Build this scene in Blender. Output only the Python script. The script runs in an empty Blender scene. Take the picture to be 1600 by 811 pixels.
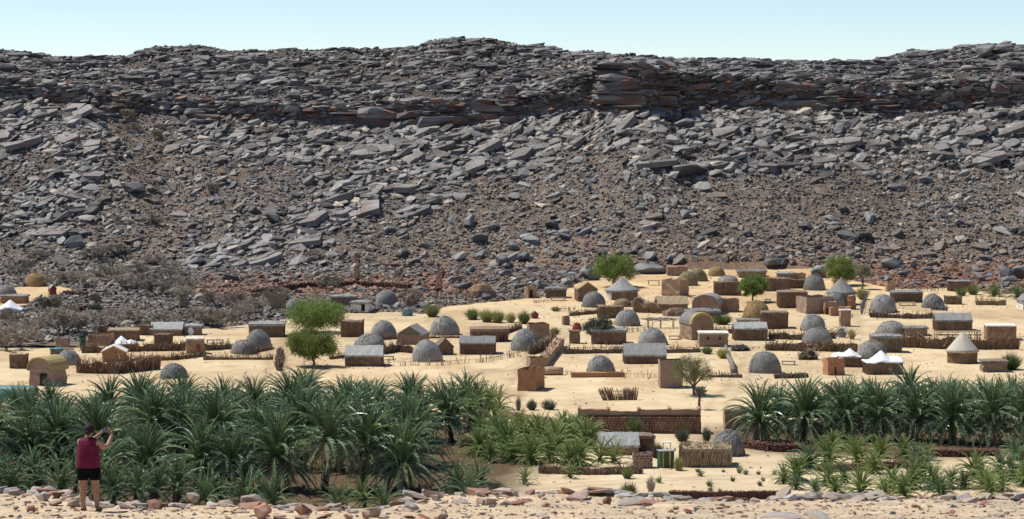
import bpy, bmesh, math, random
import numpy as np
from mathutils import Vector, Matrix, Quaternion

R = random.Random(7)
NR = np.random.RandomState(7)
S = bpy.context.scene
COL = S.collection

# ------------------------------------------------------------------ camera, sky, sun, exposure
HORIZON, FPX = 140.0, 4000.0
PITCH = math.atan((405.5 - HORIZON) / FPX)
cam_d = bpy.data.cameras.new('camera')
cam_d.sensor_width = 36.0
cam_d.lens = 36.0 * FPX / 1600.0
cam_d.clip_start, cam_d.clip_end = 1.0, 30000.0
cam = bpy.data.objects.new('camera', cam_d)
cam.rotation_euler = (math.pi / 2 - PITCH, 0, 0)
COL.objects.link(cam)
S.camera = cam

SUN_EL, SUN_AZ = math.radians(60), math.radians(24)
SUNV = Vector((-math.cos(SUN_EL) * math.cos(SUN_AZ), math.cos(SUN_EL) * math.sin(SUN_AZ), math.sin(SUN_EL)))
W = bpy.data.worlds.new('World'); S.world = W; W.use_nodes = True
wn = W.node_tree.nodes; wl = W.node_tree.links
sky = wn.new('ShaderNodeTexSky'); sky.sky_type = 'NISHITA'; sky.sun_disc = False
sky.sun_elevation = SUN_EL
sky.sun_rotation = math.atan2(SUNV.x, SUNV.y)
sky.altitude = 2500; sky.air_density = 0.82; sky.dust_density = 0.0; sky.ozone_density = 2.0
bg = wn.get('Background') or wn.new('ShaderNodeBackground')
bg.inputs['Strength'].default_value = 0.108
wl.new(sky.outputs[0], bg.inputs['Color'])
sun_d = bpy.data.lights.new('sun', 'SUN'); sun_d.energy = 4.6; sun_d.angle = math.radians(0.5)
sun_d.color = (1.0, 0.945, 0.85)
sun = bpy.data.objects.new('sun', sun_d); sun.rotation_euler = SUNV.to_track_quat('Z', 'Y').to_euler()
sun.location = SUNV * 600
COL.objects.link(sun)
S.view_settings.view_transform = 'Standard'; S.view_settings.look = 'None'
S.view_settings.exposure = 0.25; S.view_settings.gamma = 1.0

# ------------------------------------------------------------------ small helpers
def vnoise(x, y, seed=0):
    x = np.asarray(x, float); y = np.asarray(y, float)
    xi = np.floor(x).astype(np.int64); yi = np.floor(y).astype(np.int64)
    fx = x - xi; fy = y - yi
    fx = fx * fx * (3 - 2 * fx); fy = fy * fy * (3 - 2 * fy)
    def h(a, b):
        n = (a * 374761393 + b * 668265263 + seed * 1442695041) & 0xffffffff
        n = ((n ^ (n >> 13)) * 1274126177) & 0xffffffff
        n = n ^ (n >> 16)
        return (n & 0xffff) / 65535.0
    return (h(xi, yi) * (1 - fx) + h(xi + 1, yi) * fx) * (1 - fy) + (h(xi, yi + 1) * (1 - fx) + h(xi + 1, yi + 1) * fx) * fy
def fbm(x, y, seed=0, o=4):
    s = 0; a = .5; t = 0
    for i in range(o):
        s = s + a * vnoise(x, y, seed + i * 17); t += a; a *= .5; x = np.asarray(x) * 2.03; y = np.asarray(y) * 2.03
    return s / t

cp, sp = math.cos(PITCH), math.sin(PITCH)
def project(x, y, z):
    d = y * cp - z * sp
    return 800 + FPX * x / d, 405.5 - FPX * (y * sp + z * cp) / d

class MB:
    def __init__(self): self.v = []; self.f = []
    def add(self, V, F):
        o = len(self.v); self.v.extend([tuple(p) for p in V]); self.f.extend([tuple(i + o for i in q) for q in F])
    def tube(self, pts, rs, n=6, cap=True):
        o = len(self.v); k = len(pts)
        pts = [Vector(p) for p in pts]
        for i, p in enumerate(pts):
            t = (pts[min(i + 1, k - 1)] - pts[max(i - 1, 0)])
            t = t.normalized() if t.length > 1e-9 else Vector((0, 0, 1))
            a = t.cross(Vector((0, 1, 0)) if abs(t.y) < .9 else Vector((1, 0, 0))).normalized(); b = t.cross(a)
            for j in range(n):
                an = 2 * math.pi * j / n
                self.v.append(tuple(p + (a * math.cos(an) + b * math.sin(an)) * rs[i]))
        for i in range(k - 1):
            for j in range(n):
                self.f.append((o + i * n + j, o + i * n + (j + 1) % n, o + (i + 1) * n + (j + 1) % n, o + (i + 1) * n + j))
        if cap:
            self.f.append(tuple(o + j for j in range(n))[::-1]); self.f.append(tuple(o + (k - 1) * n + j for j in range(n)))
    def lathe(self, prof, n=24, jit=0, rnd=None, sx=1, sy=1, cap_top=False):
        """prof: list of (r,z) bottom to top; last r==0 closes the apex"""
        rnd = rnd or R
        o = len(self.v); rows = []
        ph = [rnd.uniform(-jit, jit) for _ in range(n)]
        for (r, z) in prof:
            if r <= 1e-6:
                rows.append([len(self.v)]); self.v.append((0, 0, z)); continue
            row = []
            for j in range(n):
                a = 2 * math.pi * j / n
                rr = r * (1 + ph[j] * .6 + rnd.uniform(-jit, jit) * .6)
                row.append(len(self.v)); self.v.append((rr * math.cos(a) * sx, rr * math.sin(a) * sy, z + rnd.uniform(-jit, jit) * r * .3))
            rows.append(row)
        for a, b in zip(rows, rows[1:]):
            for j in range(n):
                if len(b) == 1: self.f.append((a[j], a[(j + 1) % n], b[0]))
                else: self.f.append((a[j], a[(j + 1) % n], b[(j + 1) % n], b[j]))
        if cap_top: self.f.append(tuple(rows[-1]))
    def box(self, x0, x1, y0, y1, z0, z1):
        self.add([(x0, y0, z0), (x1, y0, z0), (x1, y1, z0), (x0, y1, z0), (x0, y0, z1), (x1, y0, z1), (x1, y1, z1), (x0, y1, z1)],
                 [(3, 2, 1, 0), (4, 5, 6, 7), (0, 1, 5, 4), (1, 2, 6, 5), (2, 3, 7, 6), (3, 0, 4, 7)])
    def blade(self, p, q, w, side=None):
        p = Vector(p); q = Vector(q); t = q - p
        s = Vector(side) if side is not None else t.cross(Vector((R.uniform(-1, 1), R.uniform(-1, 1), R.uniform(-1, 1))))
        if s.length < 1e-6: s = Vector((1, 0, 0))
        s = s.normalized() * w * .5
        o = len(self.v); self.v += [tuple(p - s), tuple(p + s), tuple(q)]; self.f.append((o, o + 1, o + 2))
    def stick(self, p, q, r):
        self.tube([p, q], [r, r * .7], 3, False)
    def mesh(self, name, mat, smooth=False):
        me = bpy.data.meshes.new(name); me.from_pydata(self.v, [], self.f)
        if mat: me.materials.append(mat)
        if smooth: me.polygons.foreach_set('use_smooth', [True] * len(me.polygons))
        me.update(); return me
    def build(self, name, mat, parent=None, smooth=False, kind=None):
        return link(name, self.mesh(name, mat, smooth), parent, kind)

def link(name, me, parent=None, kind=None, loc=None):
    o = bpy.data.objects.new(name, me); COL.objects.link(o)
    if parent: o.parent = parent
    if kind: o['kind'] = kind
    if loc is not None: o.location = loc
    return o
def tag(o, label, cat, group=None):
    o['label'] = label; o['category'] = cat
    if group: o['group'] = group
    return o
def thing(name, label, cat, loc=(0, 0, 0), rz=0, group=None):
    o = link(name, None, loc=loc); o.rotation_euler = (0, 0, rz)
    return tag(o, label, cat, group)
def copy_tree(o, parent=None):
    c = o.copy(); COL.objects.link(c)
    if parent: c.parent = parent
    for ch in o.children: copy_tree(ch, c)
    return c
def np_mesh(name, V, F, mat, tint=None, smooth=False):
    """V (n,3), F (m,3|4) arrays"""
    me = bpy.data.meshes.new(name); k = F.shape[1]
    me.vertices.add(len(V)); me.vertices.foreach_set('co', V.astype(np.float32).ravel())
    me.loops.add(F.size); me.loops.foreach_set('vertex_index', F.astype(np.int32).ravel())
    me.polygons.add(len(F)); me.polygons.foreach_set('loop_start', np.arange(0, F.size, k, dtype=np.int32))
    me.polygons.foreach_set('use_smooth', np.full(len(F), smooth, dtype=bool))
    if tint is not None:
        ca = me.color_attributes.new('tint', 'FLOAT_COLOR', 'POINT')
        ca.data.foreach_set('color', np.c_[tint, np.ones(len(tint))].astype(np.float32).ravel())
    me.materials.append(mat); me.update(calc_edges=True); me.validate()
    return me

# ------------------------------------------------------------------ materials
def mat(name, a, b=None, scale=3.0, rough=.85, stretch=(1, 1, 1), bump=.3, bscale=None, tint=False, rand=.0, detail=4, spec=.3,
        polar=False, c=None, cscale=.6, sss=0, coord='Object', bdist=.05, patch=None, cr=(.45, .68)):
    b = b or tuple(k * .6 for k in a)
    m = bpy.data.materials.new(name); m.use_nodes = True
    N = m.node_tree.nodes; L = m.node_tree.links
    P = N['Principled BSDF']; P.inputs['Roughness'].default_value = rough
    P.inputs['Specular IOR Level'].default_value = spec
    tc = N.new('ShaderNodeTexCoord'); vec = tc.outputs[coord]
    if polar:
        sx = N.new('ShaderNodeSeparateXYZ'); L.new(vec, sx.inputs[0])
        at = N.new('ShaderNodeMath'); at.operation = 'ARCTAN2'; L.new(sx.outputs[1], at.inputs[0]); L.new(sx.outputs[0], at.inputs[1])
        cb = N.new('ShaderNodeCombineXYZ'); L.new(at.outputs[0], cb.inputs[0]); L.new(sx.outputs[2], cb.inputs[2]); vec = cb.outputs[0]
    mp = N.new('ShaderNodeMapping'); mp.inputs['Scale'].default_value = stretch; L.new(vec, mp.inputs[0])
    nz = N.new('ShaderNodeTexNoise'); nz.inputs['Scale'].default_value = scale; nz.inputs['Detail'].default_value = detail
    nz.inputs['Roughness'].default_value = .65
    L.new(mp.outputs[0], nz.inputs['Vector'])
    mr = N.new('ShaderNodeMapRange'); mr.inputs[1].default_value = .32; mr.inputs[2].default_value = .68; L.new(nz.outputs['Fac'], mr.inputs[0])
    mx = N.new('ShaderNodeMix'); mx.data_type = 'RGBA'; mx.inputs['A'].default_value = (*a, 1); mx.inputs['B'].default_value = (*b, 1)
    L.new(mr.outputs[0], mx.inputs['Factor']); out = mx.outputs['Result']
    if c:
        n2 = N.new('ShaderNodeTexNoise'); n2.inputs['Scale'].default_value = cscale; n2.inputs['Detail'].default_value = 3; L.new(tc.outputs[coord], n2.inputs['Vector'])
        m2 = N.new('ShaderNodeMapRange'); m2.inputs[1].default_value = cr[0]; m2.inputs[2].default_value = cr[1]; L.new(n2.outputs['Fac'], m2.inputs[0])
        x2 = N.new('ShaderNodeMix'); x2.data_type = 'RGBA'; L.new(out, x2.inputs['A']); x2.inputs['B'].default_value = (*c, 1)
        L.new(m2.outputs[0], x2.inputs['Factor']); out = x2.outputs['Result']
    if tint:
        at = N.new('ShaderNodeAttribute'); at.attribute_name = 'tint'
        x3 = N.new('ShaderNodeMix'); x3.data_type = 'RGBA'; x3.blend_type = 'MULTIPLY'; x3.inputs['Factor'].default_value = 1
        L.new(out, x3.inputs['A']); L.new(at.outputs['Color'], x3.inputs['B']); out = x3.outputs['Result']
    if rand:
        oi = N.new('ShaderNodeObjectInfo'); hs = N.new('ShaderNodeHueSaturation')
        r1 = N.new('ShaderNodeMapRange'); r1.inputs[3].default_value = 1 - rand; r1.inputs[4].default_value = 1 + rand
        L.new(oi.outputs['Random'], r1.inputs[0]); L.new(r1.outputs[0], hs.inputs['Value']); L.new(out, hs.inputs['Color'])
        r2 = N.new('ShaderNodeMath'); r2.operation = 'MULTIPLY_ADD'; r2.inputs[1].default_value = 7.31; r2.inputs[2].default_value = .2
        fr = N.new('ShaderNodeMath'); fr.operation = 'FRACT'; L.new(oi.outputs['Random'], r2.inputs[0]); L.new(r2.outputs[0], fr.inputs[0])
        r3 = N.new('ShaderNodeMapRange'); r3.inputs[3].default_value = .5 - rand * .09; r3.inputs[4].default_value = .5 + rand * .06
        L.new(fr.outputs[0], r3.inputs[0]); L.new(r3.outputs[0], hs.inputs['Hue']); out = hs.outputs['Color']
    L.new(out, P.inputs['Base Color'])
    if bump:
        if bscale:
            nb = N.new('ShaderNodeTexNoise'); nb.inputs['Scale'].default_value = bscale; nb.inputs['Detail'].default_value = 5; L.new(mp.outputs[0], nb.inputs['Vector'])
        else: nb = nz
        bp = N.new('ShaderNodeBump'); bp.inputs['Strength'].default_value = bump; bp.inputs['Distance'].default_value = bdist
        L.new(nb.outputs['Fac'], bp.inputs['Height']); L.new(bp.outputs[0], P.inputs['Normal'])
    if sss:
        tr = N.new('ShaderNodeBsdfTranslucent'); L.new(out, tr.inputs['Color']); ms = N.new('ShaderNodeMixShader'); ms.inputs[0].default_value = sss
        L.new(P.outputs[0], ms.inputs[1]); L.new(tr.outputs[0], ms.inputs[2]); L.new(ms.outputs[0], N['Material Output'].inputs['Surface'])
    return m

M = dict(
    sand=mat('sand', (.66, .53, .335), (.52, .395, .235), .35, .95, bump=.5, bscale=3.5, tint=True, bdist=.12, detail=6),
    hill=mat('hill_soil', (.225, .174, .134), (.115, .09, .075), 1.6, .95, bump=.9, bscale=5, bdist=.25, tint=True),
    rock=mat('scree_rock', (1.15, 1.15, 1.15), (.62, .60, .59), 1.2, .7, bump=.5, bscale=4, bdist=.12, tint=True, spec=.4),
    slab=mat('slab_rock', (.21, .205, .195), (.125, .12, .114), .55, .65, bump=.6, bscale=2.5, bdist=.15, rand=.35, c=(.14, .11, .09), cscale=.35, spec=.5),
    cliff=mat('cliff_rock', (.22, .215, .21), (.10, .095, .092), .9, .75, stretch=(.5, .5, 3), bump=1, bscale=1.6, bdist=.35, rand=.3, c=(.17, .09, .06), cscale=1.1, cr=(.55, .66)),
    boulder=mat('boulder_rock', (.17, .168, .168), (.095, .09, .09), .9, .65, bump=.6, bscale=3, bdist=.12, rand=.4, spec=.45),
    ledge=mat('ledge_rock', (.60, .47, .335), (.42, .325, .24), .9, .9, stretch=(.35, 1, 1), bump=.7, bscale=7, bdist=.06, detail=8, c=(.38, .36, .34), cscale=.3),
    frock=mat('pale_rock', (.42, .33, .25), (.28, .215, .17), 2.5, .85, bump=.6, bscale=9, bdist=.03, rand=.3, c=(.30, .16, .10), cscale=1.1),
    frock_red=mat('red_rock', (.38, .175, .09), (.24, .12, .075), 3, .85, bump=.6, bscale=9, bdist=.03, rand=.3, c=(.4, .33, .27), cscale=1.3),
    frock_grey=mat('grey_rock', (.37, .335, .295), (.23, .205, .185), 2.5, .8, bump=.6, bscale=9, bdist=.03, rand=.2, c=(.34, .24, .17), cscale=.8),
    dome=mat('grey_thatch', (.125, .127, .125), (.37, .37, .355), 2.2, .75, stretch=(11, 1, .3), bump=1, bdist=.12, rand=.22, polar=True, detail=7, c=(.30, .275, .225), cscale=.7, cr=(.5, .64)),
    dome_brown=mat('brown_thatch', (.14, .13, .11), (.34, .32, .28), 2.0, .85, stretch=(8, 1, .8), bump=.9, bdist=.07, rand=.15, polar=True, detail=7, c=(.14, .12, .10), cscale=.6),
    dome_yellow=mat('straw_thatch', (.33, .235, .10), (.22, .15, .07), 2.5, .85, stretch=(3, 1, 2.2), bump=.8, bdist=.06, rand=.12, polar=True, detail=6),
    dome_olive=mat('olive_thatch', (.27, .23, .125), (.18, .15, .085), 2.5, .85, stretch=(5, 1, 1), bump=.8, bdist=.06, rand=.1, polar=True, detail=6),
    dome_pale=mat('pale_thatch', (.56, .52, .45), (.42, .38, .31), 2.5, .9, stretch=(4, 1, 1), bump=.6, bdist=.05, polar=True, detail=6),
    roof=mat('weathered_roof_thatch', (.31, .30, .285), (.15, .15, .145), 3, .85, stretch=(2, 2, 1), bump=.9, bdist=.06, rand=.15, detail=7),
    roof_pale=mat('silver_roof_thatch', (.42, .425, .41), (.22, .225, .22), 3, .8, stretch=(2, 2, 1), bump=.8, bdist=.05, rand=.1, detail=7),
    roof_yellow=mat('straw_roof', (.42, .33, .15), (.31, .235, .11), 3, .85, stretch=(3, 3, 1), bump=.9, bdist=.05, rand=.1, detail=7),
    stickwall=mat('stick_wall', (.31, .225, .15), (.17, .12, .082), 3, .9, stretch=(3, 3, .4), bump=.9, bdist=.07, rand=.2, detail=6),
    stick=mat('dry_stick', (.26, .195, .135), (.15, .11, .08), 1.5, .9, stretch=(3, 3, .5), bump=0, rand=.2),
    stickred=mat('russet_palm_stalk', (.30, .20, .125), (.16, .10, .065), 1.5, .9, stretch=(3, 3, .5), bump=0, rand=.15),
    sticktan=mat('tan_stalk', (.40, .31, .20), (.25, .185, .12), 1.5, .9, stretch=(3, 3, .5), bump=0, rand=.15),
    strand=mat('thatch_strand', (.30, .30, .295), (.16, .16, .155), 2, .85, bump=0, rand=.2),
    strandy=mat('straw_strand', (.40, .30, .14), (.24, .17, .08), 2, .85, bump=0, rand=.2),
    mud=mat('tan_mud', (.40, .275, .175), (.30, .20, .125), 1.3, .95, bump=.5, bscale=5, bdist=.05, rand=.12, detail=7),
    mudbrown=mat('brown_mud', (.35, .245, .165), (.25, .17, .112), 1.5, .95, bump=.6, bscale=5, bdist=.06, rand=.12, detail=7),
    mudorange=mat('orange_mud', (.42, .235, .125), (.33, .18, .095), 1.4, .95, bump=.5, bscale=5, bdist=.05, rand=.1, detail=7),
    mudpink=mat('pinkish_mud', (.36, .255, .20), (.28, .20, .155), 1.4, .95, bump=.4, bscale=5, bdist=.04, rand=.08, detail=7),
    white=mat('white_plaster', (.78, .76, .70), (.62, .59, .53), 1.5, .9, bump=.3, bscale=6, bdist=.03),
    tent=mat('white_canvas', (.80, .82, .84), (.70, .73, .76), .9, .8, bump=.2, bscale=3, bdist=.05),
    stone=mat('dark_red_stone', (.20, .105, .072), (.11, .062, .046), 2.0, .9, bump=.5, bscale=6, bdist=.04, rand=.25, tint=True),
    stoneg=mat('garden_wall_stone', (.42, .27, .18), (.19, .115, .08), 1.3, .9, bump=.6, bscale=6, bdist=.05),
    stonec=mat('stone_core', (.11, .06, .042), (.06, .035, .027), 2.0, .9, bump=.5, bscale=6, bdist=.04),
    brickm=mat('brown_stone', (.30, .20, .13), (.17, .105, .07), 2.5, .9, bump=.6, bscale=6, bdist=.06, detail=6),
    teal=mat('teal_sheet', (.10, .24, .24), (.07, .16, .165), 1.0, .5, bump=.2, bdist=.02),
    green=mat('green_paint', (.025, .085, .05), (.035, .11, .06), 2, .5, bump=.1),
    yellow=mat('yellow_paint', (.52, .40, .15), (.40, .30, .11), 2, .6, bump=.1),
    redp=mat('red_paint', (.30, .055, .035), (.22, .04, .03), 2, .6, bump=.1),
    dark=mat('dark_opening', (.02, .016, .013), (.012, .01, .009), 2, .9, bump=0),
    wood=mat('grey_wood', (.26, .22, .18), (.16, .13, .105), 2, .9, stretch=(1, 1, 6), bump=.6, bdist=.03),
    blackcloth=mat('dark_cloth', (.025, .025, .03), (.014, .014, .016), 4, .9, bump=.2),
    bluecloth=mat('blue_cloth', (.03, .06, .22), (.02, .035, .13), 4, .9, bump=.2),
    frondp=mat('pale_drooping_frond', (.36, .37, .22), (.20, .24, .13), 1.2, .5, bump=0, rand=.25, spec=.5, sss=.2),
    frond=mat('palm_frond', (.19, .275, .125), (.12, .19, .088), 1.2, .32, bump=0, rand=.34, spec=.55, sss=.15),
    frondy=mat('young_frond', (.29, .37, .125), (.19, .265, .09), 1.2, .45, bump=0, rand=.3, spec=.4, sss=.18),
    frondd=mat('dry_frond', (.42, .36, .22), (.24, .22, .11), 1.2, .7, bump=0, rand=.3, sss=.1),
    leafytip=mat('dry_leaf_tip', (.42, .34, .24), (.24, .18, .12), 1.5, .85, bump=0, rand=.2),
    trunk=mat('palm_trunk', (.12, .09, .065), (.055, .042, .032), 6, .95, bump=.8, bdist=.05, rand=.2),
    bark=mat('acacia_bark', (.13, .10, .08), (.07, .055, .045), 4, .95, stretch=(1, 1, .4), bump=.6, bdist=.03),
    leafb=mat('acacia_leaf', (.25, .33, .085), (.16, .225, .058), .9, .6, bump=0, rand=.2, sss=.25),
    leafd=mat('thorn_leaf', (.20, .215, .095), (.12, .13, .06), 1.5, .65, bump=0, rand=.2, sss=.2),
    leafg=mat('greygreen_leaf', (.16, .18, .125), (.10, .115, .075), 1.5, .7, bump=0, rand=.25, sss=.2),
    twig=mat('grey_twig', (.42, .37, .30), (.29, .25, .205), 1.5, .9, bump=0, rand=.25),
    twigg=mat('greenish_twig', (.40, .36, .27), (.27, .245, .18), 1.5, .9, bump=0, rand=.25),
    tuft=mat('yellow_grass', (.42, .41, .17), (.27, .28, .11), .8, .75, bump=0, rand=.25, sss=.2),
    tuftg=mat('green_bush', (.22, .27, .11), (.13, .175, .07), 1, .7, bump=0, rand=.25, sss=.2),
    skin=mat('skin', (.36, .20, .135), (.31, .165, .105), 6, .55, bump=.05, spec=.4),
    top=mat('maroon_cloth', (.16, .011, .045), (.10, .007, .028), 9, .8, bump=.8, bdist=.03, spec=.2),
    shorts=mat('black_cloth', (.006, .006, .007), (.004, .004, .005), 5, .95, bump=.3, bdist=.01, spec=.1),
    hair=mat('dark_hair', (.010, .007, .006), (.022, .010, .009), 20, .8, stretch=(1, 1, .2), bump=.6, bdist=.01),
    phone=mat('phone_case', (.03, .035, .045), (.025, .03, .04), 5, .3, bump=0),
    screen=mat('phone_screen', (.16, .22, .30), (.12, .17, .24), 5, .15, bump=0),
    sandal=mat('sandal_strap', (.02, .018, .017), (.012, .011, .011), 5, .6, bump=0),
    litter=mat('palm_litter', (.16, .12, .08), (.08, .06, .045), 2, .95, bump=0),
)
# ------------------------------------------------------------------ terrain
def lerp_px(tab):
    xs = [a for a, _ in tab]; ys = [b for _, b in tab]
    return lambda p: np.interp(p, xs, ys)
ridge_py = lerp_px([(-400, 80), (0, 85), (60, 93), (120, 95), (180, 91), (210, 76), (290, 74), (330, 83), (480, 80), (640, 79), (665, 67), (750, 63), (810, 72),
                    (890, 84), (940, 87), (1040, 95), (1200, 97), (1300, 101), (1400, 96), (1440, 86), (1520, 81), (1540, 73), (1600, 73), (2000, 76)])
foot_py = lerp_px([(-400, 150), (0, 152), (150, 165), (300, 182), (450, 192), (600, 196), (800, 190), (900, 176), (1000, 170), (1250, 166), (1400, 176), (1600, 160), (2000, 150)])
top_py = lerp_px([(-400, 122), (0, 122), (150, 142), (300, 160), (450, 165), (600, 162), (800, 148), (890, 128), (945, 104), (1035, 104), (1060, 116), (1250, 124), (1400, 136), (1600, 122), (2000, 120)])
def z_sand(x, y):
    z = -30 + .03 * np.maximum(0, y - 330) + .5 * (fbm(x / 28, y / 28, 3, 3) - .5)
    return z
def hill_lines(x):
    px = 800 + FPX * x / 455.0
    yh = 398 + 8 * (vnoise(x / 30, 0, 5) - .5)
    yc = 455 + 4 * (vnoise(x / 14, 0, 6) - .5) - 6.5 * np.exp(-((px - 990) / 52.0) ** 4)
    t = lambda py, y: -(py - HORIZON) / FPX * y
    yr = yc + 24 + 5 * (vnoise(x / 22, 0, 9) - .5)
    zc = t(foot_py(px), yc); zt = t(top_py(px), yc + 1.5); zr = t(ridge_py(px), yr)
    zr = np.maximum(zr, zt + .3)
    return yh, yc, yr, zc, zt, zr
def z_hill(x, y):
    yh, yc, yr, zc, zt, zr = hill_lines(x)
    zs = z_sand(x, y)
    s = np.clip((y - yh) / (yc - yh), 0, 1)
    z = zs + (zc - z_sand(x, yh)) * s ** 1.1 - (zs - z_sand(x, yh)) * s
    px = 800 + FPX * x / y
    gl = 190 + 150 * (1 - s)
    z = z - 1.8 * np.exp(-((px - gl) / 45.0) ** 2) * np.sin(np.pi * s) + 2.2 * (vnoise(x / 26, y / 40, 12) - .5) * np.sin(np.pi * s)
    c = np.clip((y - yc) / 1.5, 0, 1); z = np.where(y > yc, zc + (zt - zc) * c, z)
    u = np.clip((y - yc - 1.5) / (yr - yc - 1.5), 0, 1); z = np.where(y > yc + 1.5, zt + (zr - zt) * u ** .85, z)
    z = np.where(y > yr, zr - .03 * (y - yr), z)
    rough = (fbm(x / 3.5, y / 2.5, 21, 3) - .5) * 1.3 * np.clip((y - yh) / 14, 0, 1) * np.where(y > yr, .3, 1)
    return z + rough
# rock / sand boundary on the valley floor, measured along the foot of the slope
def flat_pt(px, py):
    y = np.linspace(150, 460, 3000); x = (px - 800) / FPX * y
    q = project(x, y, -30 + .03 * np.maximum(0, y - 330))[1]
    i = int(np.argmin(np.abs(q - py))); return x[i], y[i]
_b = [flat_pt(a, b) for a, b in [(-500, 640), (-200, 590), (0, 566), (60, 556), (100, 549), (130, 543), (190, 521), (230, 519), (300, 516), (340, 512), (430, 500), (520, 492), (560, 489), (620, 487), (660, 492),
                               (700, 480), (790, 472), (870, 463), (905, 442), (940, 434), (1000, 430), (1060, 418), (1200, 412), (1270, 420), (1340, 441), (1400, 452), (1480, 452), (1600, 462), (2000, 468)]]
_bx = np.array([p[0] for p in _b]); _by = np.array([p[1] for p in _b]); _o = np.argsort(_bx)
def rock_edge(x): return np.interp(x, _bx[_o], _by[_o])
_sp = [flat_pt(10, 472), flat_pt(70, 452)]
def rocky(x, y):
    """>0 inside the stony ground (metres behind its edge)"""
    m = y - rock_edge(x) + 5 * (fbm(x / 6, y / 9, 31, 3) - .5)
    m = np.maximum(m, y - 398.5 - 2 * fbm(x / 4, y / 4, 33, 2))
    for cx, cy, rx, ry in ((_sp[0][0] - 3, _sp[0][1], 6.5, 17), (_sp[1][0] - 1, _sp[1][1] - 4, 5, 9)):
        m = np.minimum(m, (((x - cx) / rx) ** 2 + ((y - cy) / ry) ** 2 - 1) * 5)
    return m
def z_stony(x, y):
    m = rocky(x, y)
    return z_hill(x, y) + np.clip(m * .12, -.8, .22) + .22 * (fbm(x / 2.2, y / 2.2, 41, 3) - .5)
def T(x, y):
    x = np.asarray(x, float); y = np.asarray(y, float)
    return np.where(y > 290, np.maximum(z_sand(x, y), z_stony(x, y)), z_sand(x, y))
def gp(px, py, y0=170.0, y1=500.0):
    """point of the terrain that stands at a place measured in the photograph"""
    y = np.arange(y0, y1, .25)
    x = (px - 800) / FPX * y
    for _ in range(2):
        z = T(x, y); d = y * cp - z * sp; x = (px - 800) / FPX * d
    z = T(x, y)
    q = project(x, y, z)[1]
    k = np.nonzero(q <= py)[0]
    i = int(k[0]) if len(k) else len(y) - 1
    return Vector((float(x[i]), float(y[i]), float(z[i])))
def mpp(p): return (p.y * cp - p.z * sp) / FPX

def sheet(name, xs, ys, zf, m, tintf=None, smooth=True, parent=None):
    X, Y = np.meshgrid(xs, ys); Z = zf(X, Y)
    nx, ny = len(xs), len(ys)
    V = np.c_[X.ravel(), Y.ravel(), Z.ravel()]
    i = (np.arange(ny - 1)[:, None] * nx + np.arange(nx - 1)[None]).ravel()
    F = np.c_[i, i + 1, i + nx + 1, i + nx]
    tint = tintf(X.ravel(), Y.ravel(), Z.ravel()) if tintf else np.ones((len(V), 3))
    o = link(name, np_mesh(name, V, F, m, tint, smooth), parent, 'structure')
    return o
def axis(fine0, fine1, step, far0, far1, g=1.35):
    a = list(np.arange(fine0, fine1 + 1e-6, step))
    s = step
    while a[-1] < far1: s *= g; a.append(a[-1] + s)
    s = step
    while a[0] > far0: s *= g; a.insert(0, a[0] - s)
    return np.array(a)
def near(X, Y, tab):
    s = np.zeros_like(X)
    for cx, cy, rx, ry in tab: s = np.maximum(s, 1 - np.clip((((X - cx) / rx) ** 2 + ((Y - cy) / ry) ** 2) - .3, 0, 1) / 1.0)
    return np.clip(s, 0, 1)
TRACKS = [[flat_pt(a, b) for a, b in pl] for pl in ([(560, 600), (700, 588), (800, 576), (850, 550), (880, 520), (905, 505)], [(800, 650), (800, 610), (835, 560)], [(1120, 640), (1150, 605), (1250, 602), (1420, 590)], [(1150, 605), (1180, 555), (1195, 540)], [(885, 520), (960, 500), (1010, 470), (1090, 445)], [(1340, 540), (1330, 480), (1400, 482), (1560, 500)], [(430, 595), (432, 540), (520, 500), (660, 500)], [(800, 760), (1000, 750), (1200, 745)])]
def ground_tint(X, Y, Z):
    n = fbm(X / 9, Y / 14, 51, 4)
    n2 = fbm(X / 2.6, Y / 4, 57, 3); base = np.array([1, 1, 1.0]) * (0.80 + .3 * n + .14 * (n2 - .5))[:, None]
    for pl in TRACKS:
        dd = np.full(X.shape, 1e9)
        for (ax, ay), (bx, by) in zip(pl, pl[1:]):
            u = np.clip(((X - ax) * (bx - ax) + (Y - ay) * (by - ay)) / ((bx - ax) ** 2 + (by - ay) ** 2), 0, 1); dd = np.minimum(dd, np.hypot(X - ax - u * (bx - ax), Y - ay - u * (by - ay)))
        dd = dd + 1.2 * (fbm(X / 1.5, Y / 2, 59, 2) - .5); tk = np.exp(-((np.abs(dd) - .8) / .45) ** 2)[:, None]; base = base * (1 - .22 * tk)
    wk = np.clip((fbm(X / 7, Y / 12, 58, 4) - .5) * 4, 0, .5)[:, None] * np.clip((Y - 236) / 12, 0, 1)[:, None]; base = base * (1 - wk) + base * np.array([.72, .62, .54]) * wk
    soil = np.array([.17, .14, .12]); pale = np.array([.96, .97, 1.02]); orange = np.array([1.0, .86, .68])  # soil: brown grove humus, darkened further to paint in the shade under the palms
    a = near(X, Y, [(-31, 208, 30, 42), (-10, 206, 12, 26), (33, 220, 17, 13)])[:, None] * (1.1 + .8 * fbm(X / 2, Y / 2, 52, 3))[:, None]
    b = near(X, Y, [(12, 195, 30, 32)])[:, None]
    c = np.clip((Y - 330) / 50, 0, 1)[:, None] * (.4 + .9 * fbm(X / 14, Y / 18, 55, 3))[:, None]
    c = np.clip(c, 0, 1) * .55
    t = base * (1 - c) + base * orange * c
    t = t * (1 - b) + base * pale * b
    return t * (1 - np.clip(a, 0, 1)) + soil * np.clip(a, 0, 1)
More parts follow.
